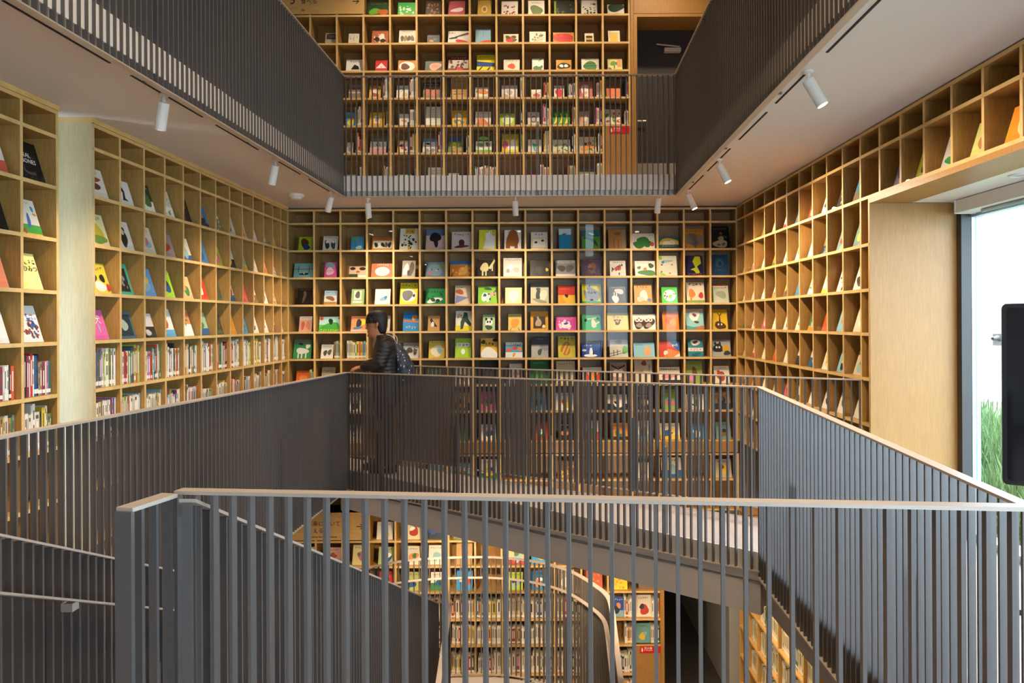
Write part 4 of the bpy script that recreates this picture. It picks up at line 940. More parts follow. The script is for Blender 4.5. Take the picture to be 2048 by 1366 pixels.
for r in range(4):
    for c in range(13):
        bgc = LC[r][c]; wd = rnd.uniform(.19, .24); ht = rnd.uniform(.2, .25)
        face_book(left, (US_L[c] + US_L[c + 1]) / 2 + rnd.uniform(-.015, .015), ZS_L[r + 2], min(wd, US_L[c + 1] - US_L[c] - .04), ht, bgc, LS.get((r, c)),
                  '%s picture book on left wall, %s display row, %s cell beyond pale panel' % (cname(bgc), ROWW[r], ORD[c]), v=.045,
                  title=('犬', .42, .55, .32, 'sticker') if (r, c) == (3, 0) else None)
        left.lip(US_L[c], US_L[c + 1], ZS_L[r + 2])
L1C = {10: [('#161616', 'p .2 .3 .3 .9 .36 .9 .28 .3 #6a6a6c;b .5 .26 .2 .1 #4a4a4c;b .5 .3 .15 .07 #161616;r .05 .5 .85 .66 #2a2a2c', ('REAL\nBONES', .30, .60, .15, 'sticker')), ('#e0d8c8', 'r 0 .05 1 .3 #4aa04a;r 0 0 1 .06 #d8b83a;b .5 .4 .08 .2 #4a70b0;b .8 .75 .06 .08 #3a90c0;b .85 .6 .08 .03 #d88a3a;t .4 .9 .6 .04 #6a645c;b .2 .1 .05 .08 #c83a30', None), ('#e0d890', 'b .12 .78 .1 .1 #c84a2a;t .6 .74 .7 .12 #3a3230;d 6 #e8d860', ('ひみつ', .28, .5, .18, 'ink')), ('#d8d4d0', 'd 30 #8a4a44;r .02 .6 .98 .72 #dcd8e0;t .5 .66 .9 .1 #4a4a80;d 14 #3a5a8a', None)],
       9: [('#d8d0cc', 'r 0 0 1 .35 #c8584a;b .5 .6 .2 .2 #8a8486', None), ('#1c1c1c', 'b .5 .4 .2 .2 #3a3836', None), ('#d88060', 'b .5 .5 .3 .2 #e0b098', None), ('#d8d4d0', 'd 14 #4a5a7a;d 8 #a05a4a', None)]}
for c, rows in L1C.items():
    for r, (bgc, spec, ti) in enumerate(rows):
        wd, ht = ((.25, .27) if r == 0 else (.19, .24)) if c == 10 else (.24, .25)
        face_book(left1, (US_L1[c] + US_L1[c + 1]) / 2, ZS_L[r + 2], wd, ht, bgc, spec,
                  '%s picture book at left picture edge, %s display row, %s column' % (cname(bgc), ROWW[r], 'last' if c == 10 else 'next to last'), v=.045, title=ti)
        left1.lip(US_L1[c], US_L1[c + 1], ZS_L[r + 2])
# ------------------------------------------------------------------ right wall
for r in range(7):
    for c in range(11):
        if r == 0 and c in (10,): continue
        if rnd.random() < .06: continue
        bgc = rnd.choice(RNDC[:6] * 3 + RNDC)
        cw = US_R[c + 1] - US_R[c]
        if cw < .2: continue
        face_book(right, (US_R[c] + US_R[c + 1]) / 2 + .02, ZS_R[r + 2], min(.22, cw - .06), rnd.uniform(.19, .24), bgc, None,
                  '%s picture book on right wall, %s display row, %s column from back corner' % (cname(bgc), ROWW[r], ORD[c]), v=.045)
        right.lip(US_R[c], US_R[c + 1], ZS_R[r + 2])
for c, (bgc, spec, words) in enumerate([('#8a7a9a', 'b .3 .6 .2 .3 #3a3270;b .6 .3 .3 .2 #c8a888', 'purple flowers'), ('#b8c030', 'b .5 .4 .2 .3 #3a3450;b .3 .7 .16 .16 #4a3f5a;b .7 .8 .14 .14 #3a3450', 'dark leaves'), ('#e0dcd8', 't .4 .75 .5 .2 #c84a3a;b .5 .2 .4 .1 #3a9a4a', 'red writing and green grass'), ('#c4cc80', 'b .4 .4 .14 .2 #b87a5a;b .5 .65 .14 .08 #5a8a3a', 'a pink sprout'), ('#e0902a', 'e .7 .5 .3 .34 #d8c8a0;e .7 .5 .2 .24 #8a6a3a', 'a round brown animal')]):
    i = 12 + c
    face_book(right, (US_R[i] + US_R[i + 1]) / 2 + .045, ZS_R[2], .2, .22, bgc, spec, '%s picture book with %s above the window bay' % (cname(bgc), words), v=.045)
    right.lip(US_R[i], US_R[i + 1], ZS_R[2])

# ------------------------------------------------------------------ upright books: largest first
def cells(case, us, r, z, place, fn, **k):
    for c in range(len(us) - 1):
        fn(case, us[c], us[c + 1], z, place(c), c, **k)
for r, zz, nm in ((0, ZS_L[6], 'upper'), (1, ZS_L[7], 'lower')):
    for c in (9, 10):
        spine_row(left1, US_L1[c] + .02, US_L1[c + 1] - .02, zz, '%s book row, %s column at left edge' % (nm, 'last' if c == 10 else 'previous'), rnd, .2, .29, fill=.95, tmin=.01, tmax=.03)
for r, zz, nm in ((0, ZS_L[6], 'upper'), (1, ZS_L[7], 'lower')):
    for c in range(13):
        spine_row(left, US_L[c] + .016, US_L[c + 1] - .016, zz, '%s book row of left wall, %s cell' % (nm, ORD[c]), rnd, .22 if r == 0 else .17, .29 if r == 0 else .25, fill=.99, tmin=.01 if c < 6 else .014, tmax=.022)
def right_of(case, wallrow, zlist, us, px_spans, oy):
    pass
SPU = [(3, 693, 765, 2), (3, 885, 950, 2), (3, 1115, 1135, 2), (3, 1478, 1500, 2), (3, 1650, 1678, 2), (3, 438, 495, 3), (3, 595, 672, 3), (3, 800, 853, 3), (3, 1000, 1026, 3),
       (4, 518, 590, 2), (4, 718, 770, 2), (4, 885, 950, 2), (4, 1485, 1500, 2), (4, 1650, 1678, 2), (4, 435, 490, 3), (4, 630, 672, 3), (4, 795, 850, 3), (4, 990, 1026, 3),
       (5, 510, 592, 2), (5, 733, 775, 2), (5, 888, 952, 2), (5, 1085, 1135, 2), (5, 1268, 1315, 2), (5, 1470, 1500, 2), (5, 1645, 1678, 2), (5, 440, 492, 3), (5, 632, 672, 3), (5, 812, 850, 3),
       (6, 545, 595, 2), (6, 708, 770, 2), (6, 915, 955, 2), (6, 1280, 1315, 2), (6, 1330, 1495, 2), (6, 412, 490, 3), (6, 600, 668, 3), (6, 805, 850, 3)]
for r, x0, x1, blk in SPU:
    ox = 560 if blk == 2 else 960
    u0, u1 = bx(ox + x0 / Z2), bx(ox + x1 / Z2)
    for a, b in zip(US_U, US_U[1:]):
        if a < (u0 + u1) / 2 < b: u0 = max(u0, a + BT / 2 + .001); u1 = min(u1, b - BT / 2 - .001); ci = US_U.index(a)
    spine_row(upp, u0, u1, ZS_U[r + 1], '%s gallery shelf, %s column' % (ORD[r], ORD[ci]), rnd, .17 if r < 6 else .12, .27 if r < 6 else .2, tmin=.009, tmax=.02, fill=1)
# fifth and sixth rows of the back wall
YEL = ['#d8b84a', '#d0a850', '#3f7fb0', '#c8502e', '#8fb4c4', '#d8c830', '#8a3a6a', '#4a9a5a', '#c8a0b8', '#7aa850', '#d8cdb0']
for x0, x1, z, pal in ((243, 268, ZS_B[6], None), (394, 463, ZS_B[6], None), (490, 664, ZS_B[6], YEL), (1, 1, 0, None)):
    if x1 - x0 > 2:
        u0, u1 = bx(560 + x0 / Z6), bx(560 + x1 / Z6)
        spine_row(back, u0, u1, z, 'fifth row of back wall, left of the man', rnd, .2, .22, pal=pal, tmin=.012, tmax=.02, vary=True)
spine_row(back, bx(560 + 215 / Z6), bx(560 + 262 / Z6), ZS_B[7], 'sixth row of back wall', rnd, .17, .24)
# lower floor rows
LOWB = [(1, [(765, '#d8d4c4'), (822, '#d8c8a0'), (869, '#2a4a9a'), (920, '#c83a34')]), (2, [(605, '#c8c0b0'), (660, '#d8a090'), (722, '#d8c890'), (768, '#a8b880'), (820, '#d0ccb8'), (869, '#d8d0c0'), (925, '#b08850'), (1030, '#c0b480'), (1076, '#2a90c0'), (1130, '#d0c8b8')]),
        (3, [(770, '#c83a30'), (820, '#a8b068'), (873, '#d8d0c4'), (925, '#3a90c8'), (1026, '#a8c840'), (1076, '#2a78b0'), (1130, '#b8a888'), (1187, '#c85a34'), (1237, '#d8c820'), (1292, '#5a7a5a')]),
        (4, [(1230, '#2a4aa0'), (1280, '#d8ccb8')]), (5, [(970, '#b8a8a0'), (1285, '#6a9a98')])]
for r, bs in LOWB:
    for x, c in bs:
        u = bx(x)
        for a, b in zip(US_D, US_D[1:]):
            if a < u < b: u = min(max(u, a + .12), b - .12)
        face_book(low, u, ZS_D[r], .2, random.Random(x).uniform(.21, .26), c, None, '%s picture book on the lower floor, %s shelf, %s column' % (cname(c), ORD[r], ORD[int((x - 576) / 53)]))
SPW = ['#e2ddd2'] * 8 + ['#cfc8ba'] * 5 + ['#b83a30', '#3a6a9a', '#c8a04a', '#8a3a4a', '#3f6f4a', '#3a3634', '#d8b840', '#d88a3a']
for r in (4, 5, 6, 7):
    for c in range(5, 14):
        if (r, c) in ((6, 13), (7, 13)): continue
        spine_row(low, US_D[c] + (.016 if not (c > 11 and r in (4, 5)) else .2), US_D[c + 1] - .016, ZS_D[r], 'lower floor shelf', rnd, .19, .26, pal=SPW, tmin=.012, tmax=.024)
for r in range(1, 6):
    for c in range(1, 7):
        spine_row(lowr, US_R2[c] + .016, US_R2[c + 1] - .016, ZS_R2[r], 'lower right wall', rnd, .22, .24, pal=['#d8d0b0', '#cfc49c', '#3a5a44', '#d8d0b8', '#c8bc90'], tmin=.02, tmax=.03)
# every upright book past the three hundred largest: one object
polys = []
for case, uc, v, z, th, dp, h, c in STUFF:
    R3 = case.R
    def q(x, y, zz): return tuple(case.loc + R3 @ Vector((x, y, zz)))
    a, b = boxv((uc - th / 2, v, z + .0005), (uc + th / 2, v + dp, z + h)), None
    P = [q(*p) for p in a]
    for i, f in enumerate(BOXF):
        polys.append(([P[j] for j in f], '#e4dcc8' if i == 1 else c))
    for (z0, z1, wf, cc) in ((.06, .17, .46, '#e9e4d8'), (.35, .85, .18, '#3a3430' if sum(lin(c)) > .6 else '#e9e4d8')):
        polys.append(([q(uc - th * wf, v - .0008, z + h * z0), q(uc + th * wf, v - .0008, z + h * z0), q(uc + th * wf, v - .0008, z + h * z1), q(uc - th * wf, v - .0008, z + h * z1)], cc))
if polys:
    o = newobj('upright_books', colmesh('upright_books', polys, M['spineprint']))
    tag(o, 'remaining rows of upright books on the gallery, back wall and lower shelves', 'books', kind='stuff')

# ================================================================== LAMPS AND FITTINGS
def spotlight(x, d, label, aim, watts=SPOT_W, ceil=Zc, ang=95, ln=.165, blend=1.0):
    t = thing('track_spotlight', label, 'spotlight', (x, d, ceil + ZO), 0, 'white cylinder spotlights')
    v = (Vector(aim) - Vector((x, d, ceil - .06))).normalized()
    q = v.to_track_quat('-Z', 'Y'); M4 = Matrix.Translation((0, 0, -.055)) @ q.to_matrix().to_4x4()
    MB().lathe([(.03, 0), (.03, -.012), (.012, -.014), (.012, -.05)], 14).build('stem', M['white'], t)
    b = MB().lathe([(.010, .008), (.032, .004), (.034, -.004), (.034, -ln), (.029, -ln - .001)], 20, 0, M4).build('barrel', M['white'], t, smooth=False)
    MB().lathe([(.028, -ln - .0012), (.001, -ln - .0022)], 16, 0, M4).build('lens', M['lampface'], t)
    l = bpy.data.lights.new('spot_beam', 'SPOT'); l.energy = watts; l.color = WARM; l.spot_size = math.radians(ang); l.spot_blend = blend; l.shadow_soft_size = .03
    o = bpy.data.objects.new('spot_beam', l); COL.objects.link(o); o.parent = t
    o.rotation_euler = q.to_euler(); o.location = Vector((0, 0, -.055)) + v * (ln + .012)
    return t
for d, lab in ((4.5, 'largest, nearest the pale end panel'), (6.32, 'second from the far corner'), (7.92, 'at the far corner')):
    x = up_left(d) - .15
    spotlight(x, d, 'white cylinder spotlight under the left gallery edge, ' + lab, (-2.9, d + .55, -.6))
spotlight(up_left(2.6) - .15, 2.6, 'white cylinder spotlight under the left gallery edge, beyond the picture frame', (-2.9, 3.2, -.6))
spotlight(up_left(.8) - .15, .8, 'white cylinder spotlight under the left gallery edge, above the camera', (-2.9, 1.4, -.6))
for x, d, lab in ((-1.95, 8.34, 'leftmost'), (-.26, 8.23, 'middle'), (1.327, 8.1, 'rightmost')):
    spotlight(x, d, 'white cylinder spotlight under the back gallery, %s of three' % lab, (x + .02, 9.0, -.9), ang=125, watts=SPOT_W * .88)
for d, lab, k in ((7.92, 'at the far corner', 1.4), (6.4, 'second from the far corner', 1.7), (4.14, 'largest, near the picture top', .6)):
    spotlight(up_right(d) + .13, d, 'white cylinder spotlight under the right gallery edge, ' + lab, (2.42, d - .3, -.45), watts=SPOT_W * k * .8, ang=150, blend=.6)
spotlight(up_right(2.3) + .13, 2.3, 'white cylinder spotlight under the right gallery edge, beyond the picture frame', (2.45, 3.6, -.3), watts=SPOT_W * 1.4)
for x, d, lab in ((-1.0, 7.5, 'leftmost'), (.2, 6.55, 'middle'), (1.2, 5.75, 'rightmost')):  # lamps added on the bridge underside to brighten the lower bookcase
    spotlight(x, d, 'added white spotlight under the bridge, %s of three brightening the lower bookcase' % lab, (x + .05, 9.0, -3.6), ceil=Zms, ang=120, watts=SPOT_W * 1.1, ln=.11)
# lower floor spots (under the middle slab) and added fill downlights in the unseen top ceiling
def downlight(x, d, z, label, watts, ang=120):
    t = thing('downlight', label, 'light', (x, d, z + ZO), 0, 'ceiling downlights')
    MB().lathe([(.055, 0), (.055, -.012), (.045, -.012), (.043, -.004)], 18).build('ring', M['white'], t)
    MB().lathe([(.042, -.006), (.001, -.0065)], 16).build('lens', M['lampface'], t)
    l = bpy.data.lights.new('down_beam', 'SPOT'); l.energy = watts; l.color = WARM; l.spot_size = math.radians(ang); l.spot_blend = 1.0; l.shadow_soft_size = .05
    o = bpy.data.objects.new('down_beam', l); COL.objects.link(o); o.parent = t; o.location = (0, 0, -.02)
for i, (x, d) in enumerate([(-1.6, 8.2), (0, 8.2), (1.5, 8.2)]):  # unseen fill lamps, added to light the gallery shelves
    downlight(x, d, 4.75, 'added round fill downlight in the top ceiling, %s over the gallery' % ORD[i], DOWN_W * 1.2, 130)
for i, d in enumerate((6.3, 4.5, 2.6, .9)):  # unseen fill lamps, added to light bridge, stairs and rail tops
    downlight(-.3, d, 4.75, 'added round fill downlight in the top ceiling, %s over the void' % ORD[i], DOWN_W * 2.2, 105)
for i, (x, d) in enumerate([(-2.7, 7.6), (-2.7, 5.0), (2.0, 4.6), (2.05, 7.4), (2.05, 2.4), (-.4, .4)]):
    downlight(x, d, -1.78 if x < -2 else Zms, 'warm round downlight in the lower ceiling, %s of six' % ORD[i], DOWN_W * .7, 150)
# thin black slots in the ceiling beside the gallery edge
def slot(d0, d1, fx, off, label):
    a = Vector((fx(d0) + off, d0, Zc + ZO - .0025)); b = Vector((fx(d1) + off, d1, Zc + ZO - .0025))
    o = MB().sweep([(0, 0, 0), tuple(b - a)], -.007, .007, -.001, .002).build('ceiling_slot', M['slot'], None, a)
    tag(o, label, 'slot', 'ceiling lighting slots')
for i, (y0, y1) in enumerate([(8, 118), (148, 225), (245, 298), (318, 348), (360, 380)]):
    pass
DL = [(3.18, 3.95), (4.15, 4.46), (4.55, 5.0), (5.2, 5.95), (6.4, 6.95), (7.2, 7.85)]
for i, (a, b) in enumerate(DL):
    slot(a, b, up_left, -.15, 'thin black lighting slot along the left gallery soffit, %s from the camera' % ORD[i])
DR = [(3.2, 3.85), (4.2, 4.75), (4.95, 5.7), (6.0, 6.35), (6.45, 6.9), (7.1, 7.85)]
for i, (a, b) in enumerate(DR):
    slot(a, b, up_right, .13, 'thin black lighting slot along the right gallery soffit, %s from the camera' % ORD[i])
# smoke detector
t = thing('smoke_detector', 'round white smoke detector on the ceiling near the back left corner', 'detector', (-2.67, 8.05, Zc + ZO))
MB().lathe([(.085, 0), (.085, -.02), (.075, -.03)], 24).build('base', M['white'], t)
MB().lathe([(.06, -.03), (.055, -.05), (.03, -.058)], 24).build('sensor_cap', M['white'], t)
# alcove downlight
t = thing('downlight', 'round recessed downlight in the window bay ceiling', 'light', (2.86, 4.34, .853 + ZO), 0, 'ceiling downlights')
MB().lathe([(.06, .002), (.06, -.008), (.045, -.008), (.04, .0)], 24).build('ring', M['white'], t)
MB().lathe([(.04, -.002), (.001, -.003)], 18).build('lens', M['frame_blue'], t)
# bay soffit lining and roller-blind box
struct(MB().box((2.742, -2.6, .855 + ZO), (3.4, 5.36, .88 + ZO)).build('ceiling_bay', M['white']))
t = thing('blind_box', 'white roller-blind box above the bay window', 'blind', (3.0, -2.5, .76 + ZO))
MB().box((0, 0, 0), (.14, 7.75, .09)).build('cassette', M['white'], t)
MB().box((-.006, 7.75, -.004), (.146, 7.76, .094)).build('end_cap', M['white'], t)
MB().tube([(.07, .05, -.012), (.07, 7.55, -.012)], .012, 8).build('bottom_bar', M['frame_blue'], t)
# small marks on the bay window glass
m = MB()
for i in range(40): m.box((3.166, 5.2 - i * .05, ZO - .64), (3.1685, 5.203 - i * .05, ZO - .57))
o = m.build('glass_marks', M['dark'], bpy.data.objects['window_1']); o.matrix_parent_inverse = Matrix.Translation((3.18, 5.36, Zm + ZO)).__matmul__(Matrix.Rotation(-R90, 4, 'Z')).inverted()

# upper gallery door
struct(MB().box((1.225, DB - .02, bz(36) + ZO), (2.13, DB + .42, bz(30) + ZO)).build('trim_9', M['wood_panel']))
struct(MB().box((1.185, DB - .02, Zfu + ZO), (1.225, DB + .42, bz(30) + ZO)).build('trim_10', M['wood_panel']))
struct(MB().box((1.185, DB - .018, bz(29) + ZO), (2.13, DB + .02, bz(-40) + ZO)).build('trim_11', M['wood_panel']))
struct(MB().box((2.09, DB - .02, Zfu + ZO), (2.13, DB + .42, bz(-40) + ZO)).build('trim_12', M['wood_panel']))
dr = struct(MB().box((1.225, DB + .4, Zfu + ZO), (2.09, DB + .45, bz(34) + ZO)).build('door_1', M['dark']))
MB().box((1.26, DB + .38, Zfu + ZO), (2.06, DB + .40, 3.42 + ZO)).build('door_leaf', M['dark'], dr)
MB().box((1.62, DB + .31, 3.43 + ZO), (1.83, DB + .385, 3.48 + ZO)).build('door_closer', M['fascia'], dr)
MB().tube([(1.52, DB + .33, 3.53 + ZO), (1.82, DB + .34, 3.50 + ZO)], .01, 8).build('closer_arm', M['fascia'], dr)
MB().tube([(1.27, DB + .38, 2.55 + ZO), (1.27, DB + .33, 2.55 + ZO), (1.38, DB + .33, 2.55 + ZO)], .011, 8).build('door_handle', M['fascia'], dr)

# display screen standing in the window bay
t = thing('display_screen', 'black upright display screen with rounded corners in the window bay', 'screen', (2.83, 4.0, Zm + ZO), math.radians(-30))
def rrect(w_, h_, r, n=5):
    pts = []
    for cx, cz, a0 in ((w_ / 2 - r, h_ / 2 - r, 0), (-w_ / 2 + r, h_ / 2 - r, 90), (-w_ / 2 + r, -h_ / 2 + r, 180), (w_ / 2 - r, -h_ / 2 + r, 270)):
        for k in range(n + 1):
            a = math.radians(a0 + 90 * k / n); pts.append((cx + r * math.cos(a), cz + r * math.sin(a)))
    return pts
def plate(pts, y0, y1, cz):
    n = len(pts); v = [(x, y0, z + cz) for x, z in pts] + [(x, y1, z + cz) for x, z in pts]
    f = [tuple(range(n)), tuple(reversed(range(n, 2 * n)))] + [(i, n + i, n + (i + 1) % n, (i + 1) % n) for i in range(n)]
    return v, f
SW, SH, SCZ = .50, 1.02, 1.185
v, f = plate(rrect(SW, SH, .03), 0, .05, SCZ); newobj('casing', mk('casing', v, f, M['black']), t)
v, f = plate(rrect(SW - .05, SH - .05, .015), -.003, .0, SCZ); newobj('screen', mk('screen', v, f, M['screen']), t)
MB().box((-.04, .05, .05), (.04, .10, 1.3)).build('column', M['black'], t)
MB().box((-.22, -.15, 0), (.22, .2, .03)).build('base', M['black'], t)

# ------------------------------------------------------------------ outside the bay window
g = MB(); rg = random.Random(5)
gv = [(3.62, -2, ZO - 1.75), (14, -2, ZO - 1.2), (14, 24, ZO - 1.2), (3.62, 24, ZO - 1.75)]
struct(newobj('ground_outside', mk('ground_outside', [(3.61, -3.7, ZO - 1.9), (20, -3.7, ZO - 1.3), (20, 30, ZO - 1.3), (3.61, 30, ZO - 1.9)], [(0, 1, 2, 3)], M['earth'])))
vv = []; ff = []
for i in range(9000):
    x = rg.uniform(4.0, 7.2); y = 1.62 * x + rg.uniform(-1.6, 1.6)
    base = ZO - 1.9 + (x - 3.61) * .0366
    h = rg.uniform(.12, .5) * (1.15 if rg.random() < .5 else .7); a = rg.random() * 6.28; b = rg.uniform(.05, .2); wv = rg.uniform(.006, .014)
    k = len(vv); cx, sy = math.cos(a), math.sin(a)
    vv += [(x - sy * wv, y + cx * wv, base), (x + sy * wv, y - cx * wv, base), (x + cx * b * .5 + sy * wv * .8, y + sy * b * .5 - cx * wv * .8, base + h * .6), (x + cx * b, y + sy * b, base + h)]
    ff += [(k, k + 1, k + 2), (k, k + 2, k + 3)]
o = newobj('long_grass', mk('long_grass', vv, ff, M['grass'])); tag(o, 'bright green long grass outside the bay window', 'grass', kind='stuff')
t = thing('exterior_wall', 'pale concrete wall standing beyond the grass outside', 'wall', (9.0, 15.0, ZO - 1.75), math.radians(-32))
MB().box((-6, 0, 0), (6, .25, 2.0)).build('wall_face', M['pale_wall'], t)
MB().box((-6, -.03, 2.0), (6, .28, 2.05)).build('coping', M['concrete'], t)
t = thing('security_camera', 'small grey security camera on a bracket outside the bay window', 'camera', (3.62, 5.62, ZO - .16), math.radians(35))
MB().box((-.16, -.05, -.045), (.12, .05, .045)).build('camera_body', M['concrete'], t)
MB().tube([(-.28, 0, .01), (-.2, 0, .015), (-.12, 0, 0)], [.012, .02, .02], 8).build('bracket', M['dark'], t)

# ================================================================== THE MAN AT THE RAILING
PY = 7.85
def P2(px, py, y=PY):
    s = F / PY
    return Vector(((px - CX) / s, y, (CY - py) / s + ZO))
body0 = Vector((-1.66, PY, Zm + ZO))
SKIN = mat_plain('skin', '#b5764e', .55); HAIRM = mat_plain('black_hair', '#17110e', .6, noise=.3, nscale=60)
TROU = mat_plain('dark_trousers', '#24242a', .8)
mj, nj, lj, pj = nt('black_quilted_nylon'); pj.inputs['Base Color'].default_value = (*lin('#241e1c'), 1); pj.inputs['Roughness'].default_value = .5
tcj = nj.new('ShaderNodeTexCoord'); wj = nj.new('ShaderNodeTexWave'); wj.bands_direction = 'Z'; wj.inputs['Scale'].default_value = 7.5; wj.inputs['Distortion'].default_value = 5.0; wj.inputs['Detail'].default_value = 2
bj = nj.new('ShaderNodeBump'); bj.inputs['Strength'].default_value = .35; bj.inputs['Distance'].default_value = .012
lj.new(tcj.outputs['Object'], wj.inputs['Vector']); lj.new(wj.outputs['Fac'], bj.inputs['Height']); lj.new(bj.outputs['Normal'], pj.inputs['Normal'])
PLAID = mat_plain('plaid_shirt', '#9a8478', .8, noise=.4, nscale=90)
def ell_loft(m, rings, n=18, mi=0):
    """rings: (centre, rx, ry) horizontal ellipses joined into a closed skin"""
    k = len(m.v)
    for c, rx, ry in rings:
        for j in range(n):
            a = 2 * math.pi * j / n; m.v.append((c[0] + rx * math.cos(a), c[1] + ry * math.sin(a), c[2]))
    for i in range(len(rings) - 1):
        for j in range(n):
            a = k + i * n + j; b = k + i * n + (j + 1) % n
            m.f.append((a, b, b + n, a + n)); m.m.append(mi)
    m.f.append(tuple(k + j for j in reversed(range(n)))); m.m.append(mi)
    m.f.append(tuple(k + (len(rings) - 1) * n + j for j in range(n))); m.m.append(mi)
def remesh(o, vox, smooth=2):
    r = o.modifiers.new('remesh', 'REMESH'); r.mode = 'VOXEL'; r.voxel_size = vox; r.use_smooth_shade = True
    if smooth:
        s = o.modifiers.new('smooth', 'SMOOTH'); s.iterations = smooth; s.factor = .5
man = thing('person', 'man with black hair and glasses in a black quilted jacket, hand on the bridge railing', 'person', body0)
def L3(px, py, y=PY): return tuple(P2(px, py, y) - body0)
hc = Vector(L3(753, 646))                    # head centre
sh = Vector(L3(778, 688, PY - .17)); el = Vector(L3(766, 722, PY - .22)); wr = Vector(L3(728, 731, 7.70))
sh2 = Vector(L3(778, 688, PY + .19)); el2 = Vector(L3(784, 738, PY + .26)); wr2 = Vector(L3(764, 772, PY + .2))
bm_ = MB()
# head: profile rings, facing -x
rings = []
for z, x, rx, ry in ((-.150, .005, .040, .038), (-.135, -.012, .066, .050), (-.115, -.016, .078, .060), (-.085, -.010, .082, .066), (-.05, -.006, .088, .070), (-.01, .000, .096, .075), (.03, .004, .100, .077), (.07, .010, .096, .073), (.10, .014, .078, .060), (.118, .016, .045, .036)):
    rings.append(((hc.x + x, hc.y, hc.z + z), rx, ry))
ell_loft(bm_, rings)
# nose, brow, lips, chin, ears
bm_.tube([hc + Vector((-.078, 0, .012)), hc + Vector((-.098, 0, -.018)), hc + Vector((-.108, 0, -.045)), hc + Vector((-.088, 0, -.056))], [.010, .013, .017, .012], 8)
bm_.tube([hc + Vector((-.084, -.02, -.083)), hc + Vector((-.094, 0, -.083)), hc + Vector((-.084, .02, -.083))], [.007, .009, .007], 8)
bm_.tube([hc + Vector((-.072, -.015, -.125)), hc + Vector((-.088, 0, -.127)), hc + Vector((-.072, .015, -.125))], .016, 8)
for s in (-1, 1):
    bm_.tube([hc + Vector((.02, s * .070, .018)), hc + Vector((.028, s * .084, .0)), hc + Vector((.022, s * .084, -.022)), hc + Vector((.008, s * .072, -.04))], [.012, .014, .013, .009], 8)
ell_loft(bm_, [((hc.x + .03, hc.y, hc.z - .26), .072, .072), ((hc.x + .026, hc.y, hc.z - .18), .056, .054), ((hc.x + .02, hc.y, hc.z - .09), .058, .055)])
tx = hc.x + .10
ell_loft(bm_, [((tx, 0, .80), .12, .17), ((tx, 0, 1.0), .11, .15), ((tx, 0, 1.2), .115, .17), ((tx, 0, 1.36), .10, .17), ((tx - .02, 0, 1.44), .07, .1)])
for s_, e_, w_ in ((sh, el, wr), (sh2, el2, wr2)):
    bm_.tube([s_, e_.lerp(s_, .5), e_, e_.lerp(w_, .5), w_], [.052, .047, .040, .036, .026], 10)
for sy, fx in ((-1, .05), (1, -.08)):
    bm_.tube([(tx, sy * .09, .84), (tx + fx * .5, sy * .10, .46), (tx + fx, sy * .10, .09)], [.085, .058, .04], 10)
    bm_.tube([(tx + fx + .05, sy * .10, .045), (tx + fx - .04, sy * .10, .045), (tx + fx - .17, sy * .105, .032)], [.036, .042, .028], 10)
# hands: palm, four bent fingers, thumb
def hand(m, w0, rail=True, sgn=1):
    d = Vector((-1, .12, -.10)).normalized(); side = Vector((.12, 1, 0)).normalized() * sgn; dn = Vector((0, 0, -1))
    k = w0 + d * .055
    for o_, r in ((-.022, .016), (-.007, .017), (.008, .017), (.022, .015)):
        m.tube([w0 + side * o_ * .7, k + side * o_], [.018, r], 8)
    for o_, L_ in ((-.030, .062), (-.010, .072), (.010, .068), (.029, .055)):
        a = k + side * o_; b = a + d * L_ * .5 + dn * .008; c = b + d * L_ * .22 + dn * L_ * .38; e = c + dn * L_ * .3 - d * .012
        m.tube([a - d * .02, a, b, c, e], [.011, .0105, .0098, .009, .0075], 7)
    a = w0 + d * .018 - side * .022; m.tube([a, a + d * .02 - side * .02 + dn * .01, a + d * .045 - side * .024 + dn * .02, a + d * .06 - side * .018 + dn * .034], [.014, .0125, .011, .009], 7)
hand(bm_, wr); hand(bm_, wr2, False, -1)
bo = bm_.build('body', SKIN, man, smooth=True); remesh(bo, .0065, 3)
# eyes
for s in (-1, 1):
    MB().lathe([(.001, -.006), (.008, -.004), (.010, 0), (.008, .004), (.001, .006)], 10, 0, Matrix.Translation(hc + Vector((-.086, s * .03, .005)))).build('eye', M['ink'], man)
# hair: full cap with fringe, thick at the back
hm = MB()
ell_loft(hm, [((hc.x + .062, hc.y, hc.z - .105), .034, .050), ((hc.x + .056, hc.y, hc.z - .07), .052, .066), ((hc.x + .048, hc.y, hc.z - .02), .066, .080), ((hc.x + .026, hc.y, hc.z + .022), .094, .086), ((hc.x + .010, hc.y, hc.z + .05), .112, .088), ((hc.x + .006, hc.y, hc.z + .09), .112, .086), ((hc.x + .012, hc.y, hc.z + .118), .095, .074), ((hc.x + .018, hc.y, hc.z + .138), .058, .048), ((hc.x + .02, hc.y, hc.z + .146), .02, .02)])
rh = random.Random(2)
for i in range(46):
    a = rh.uniform(0, 6.28); z = rh.uniform(.04, .13); r = .10 * math.sqrt(max(.1, 1 - (z / .16) ** 2))
    p = hc + Vector((.008 + math.cos(a) * r * 1.02, math.sin(a) * r * .82, z)); dz = -.05 if math.cos(a) < -.3 else -.03
    hm.tube([p, p + Vector((math.cos(a) * .012 - .01, math.sin(a) * .012, dz * .5)), p + Vector((math.cos(a) * .012 - .018, math.sin(a) * .010, dz))], [.014, .012, .004], 5)
ho = hm.build('hair', HAIRM, man, smooth=True)
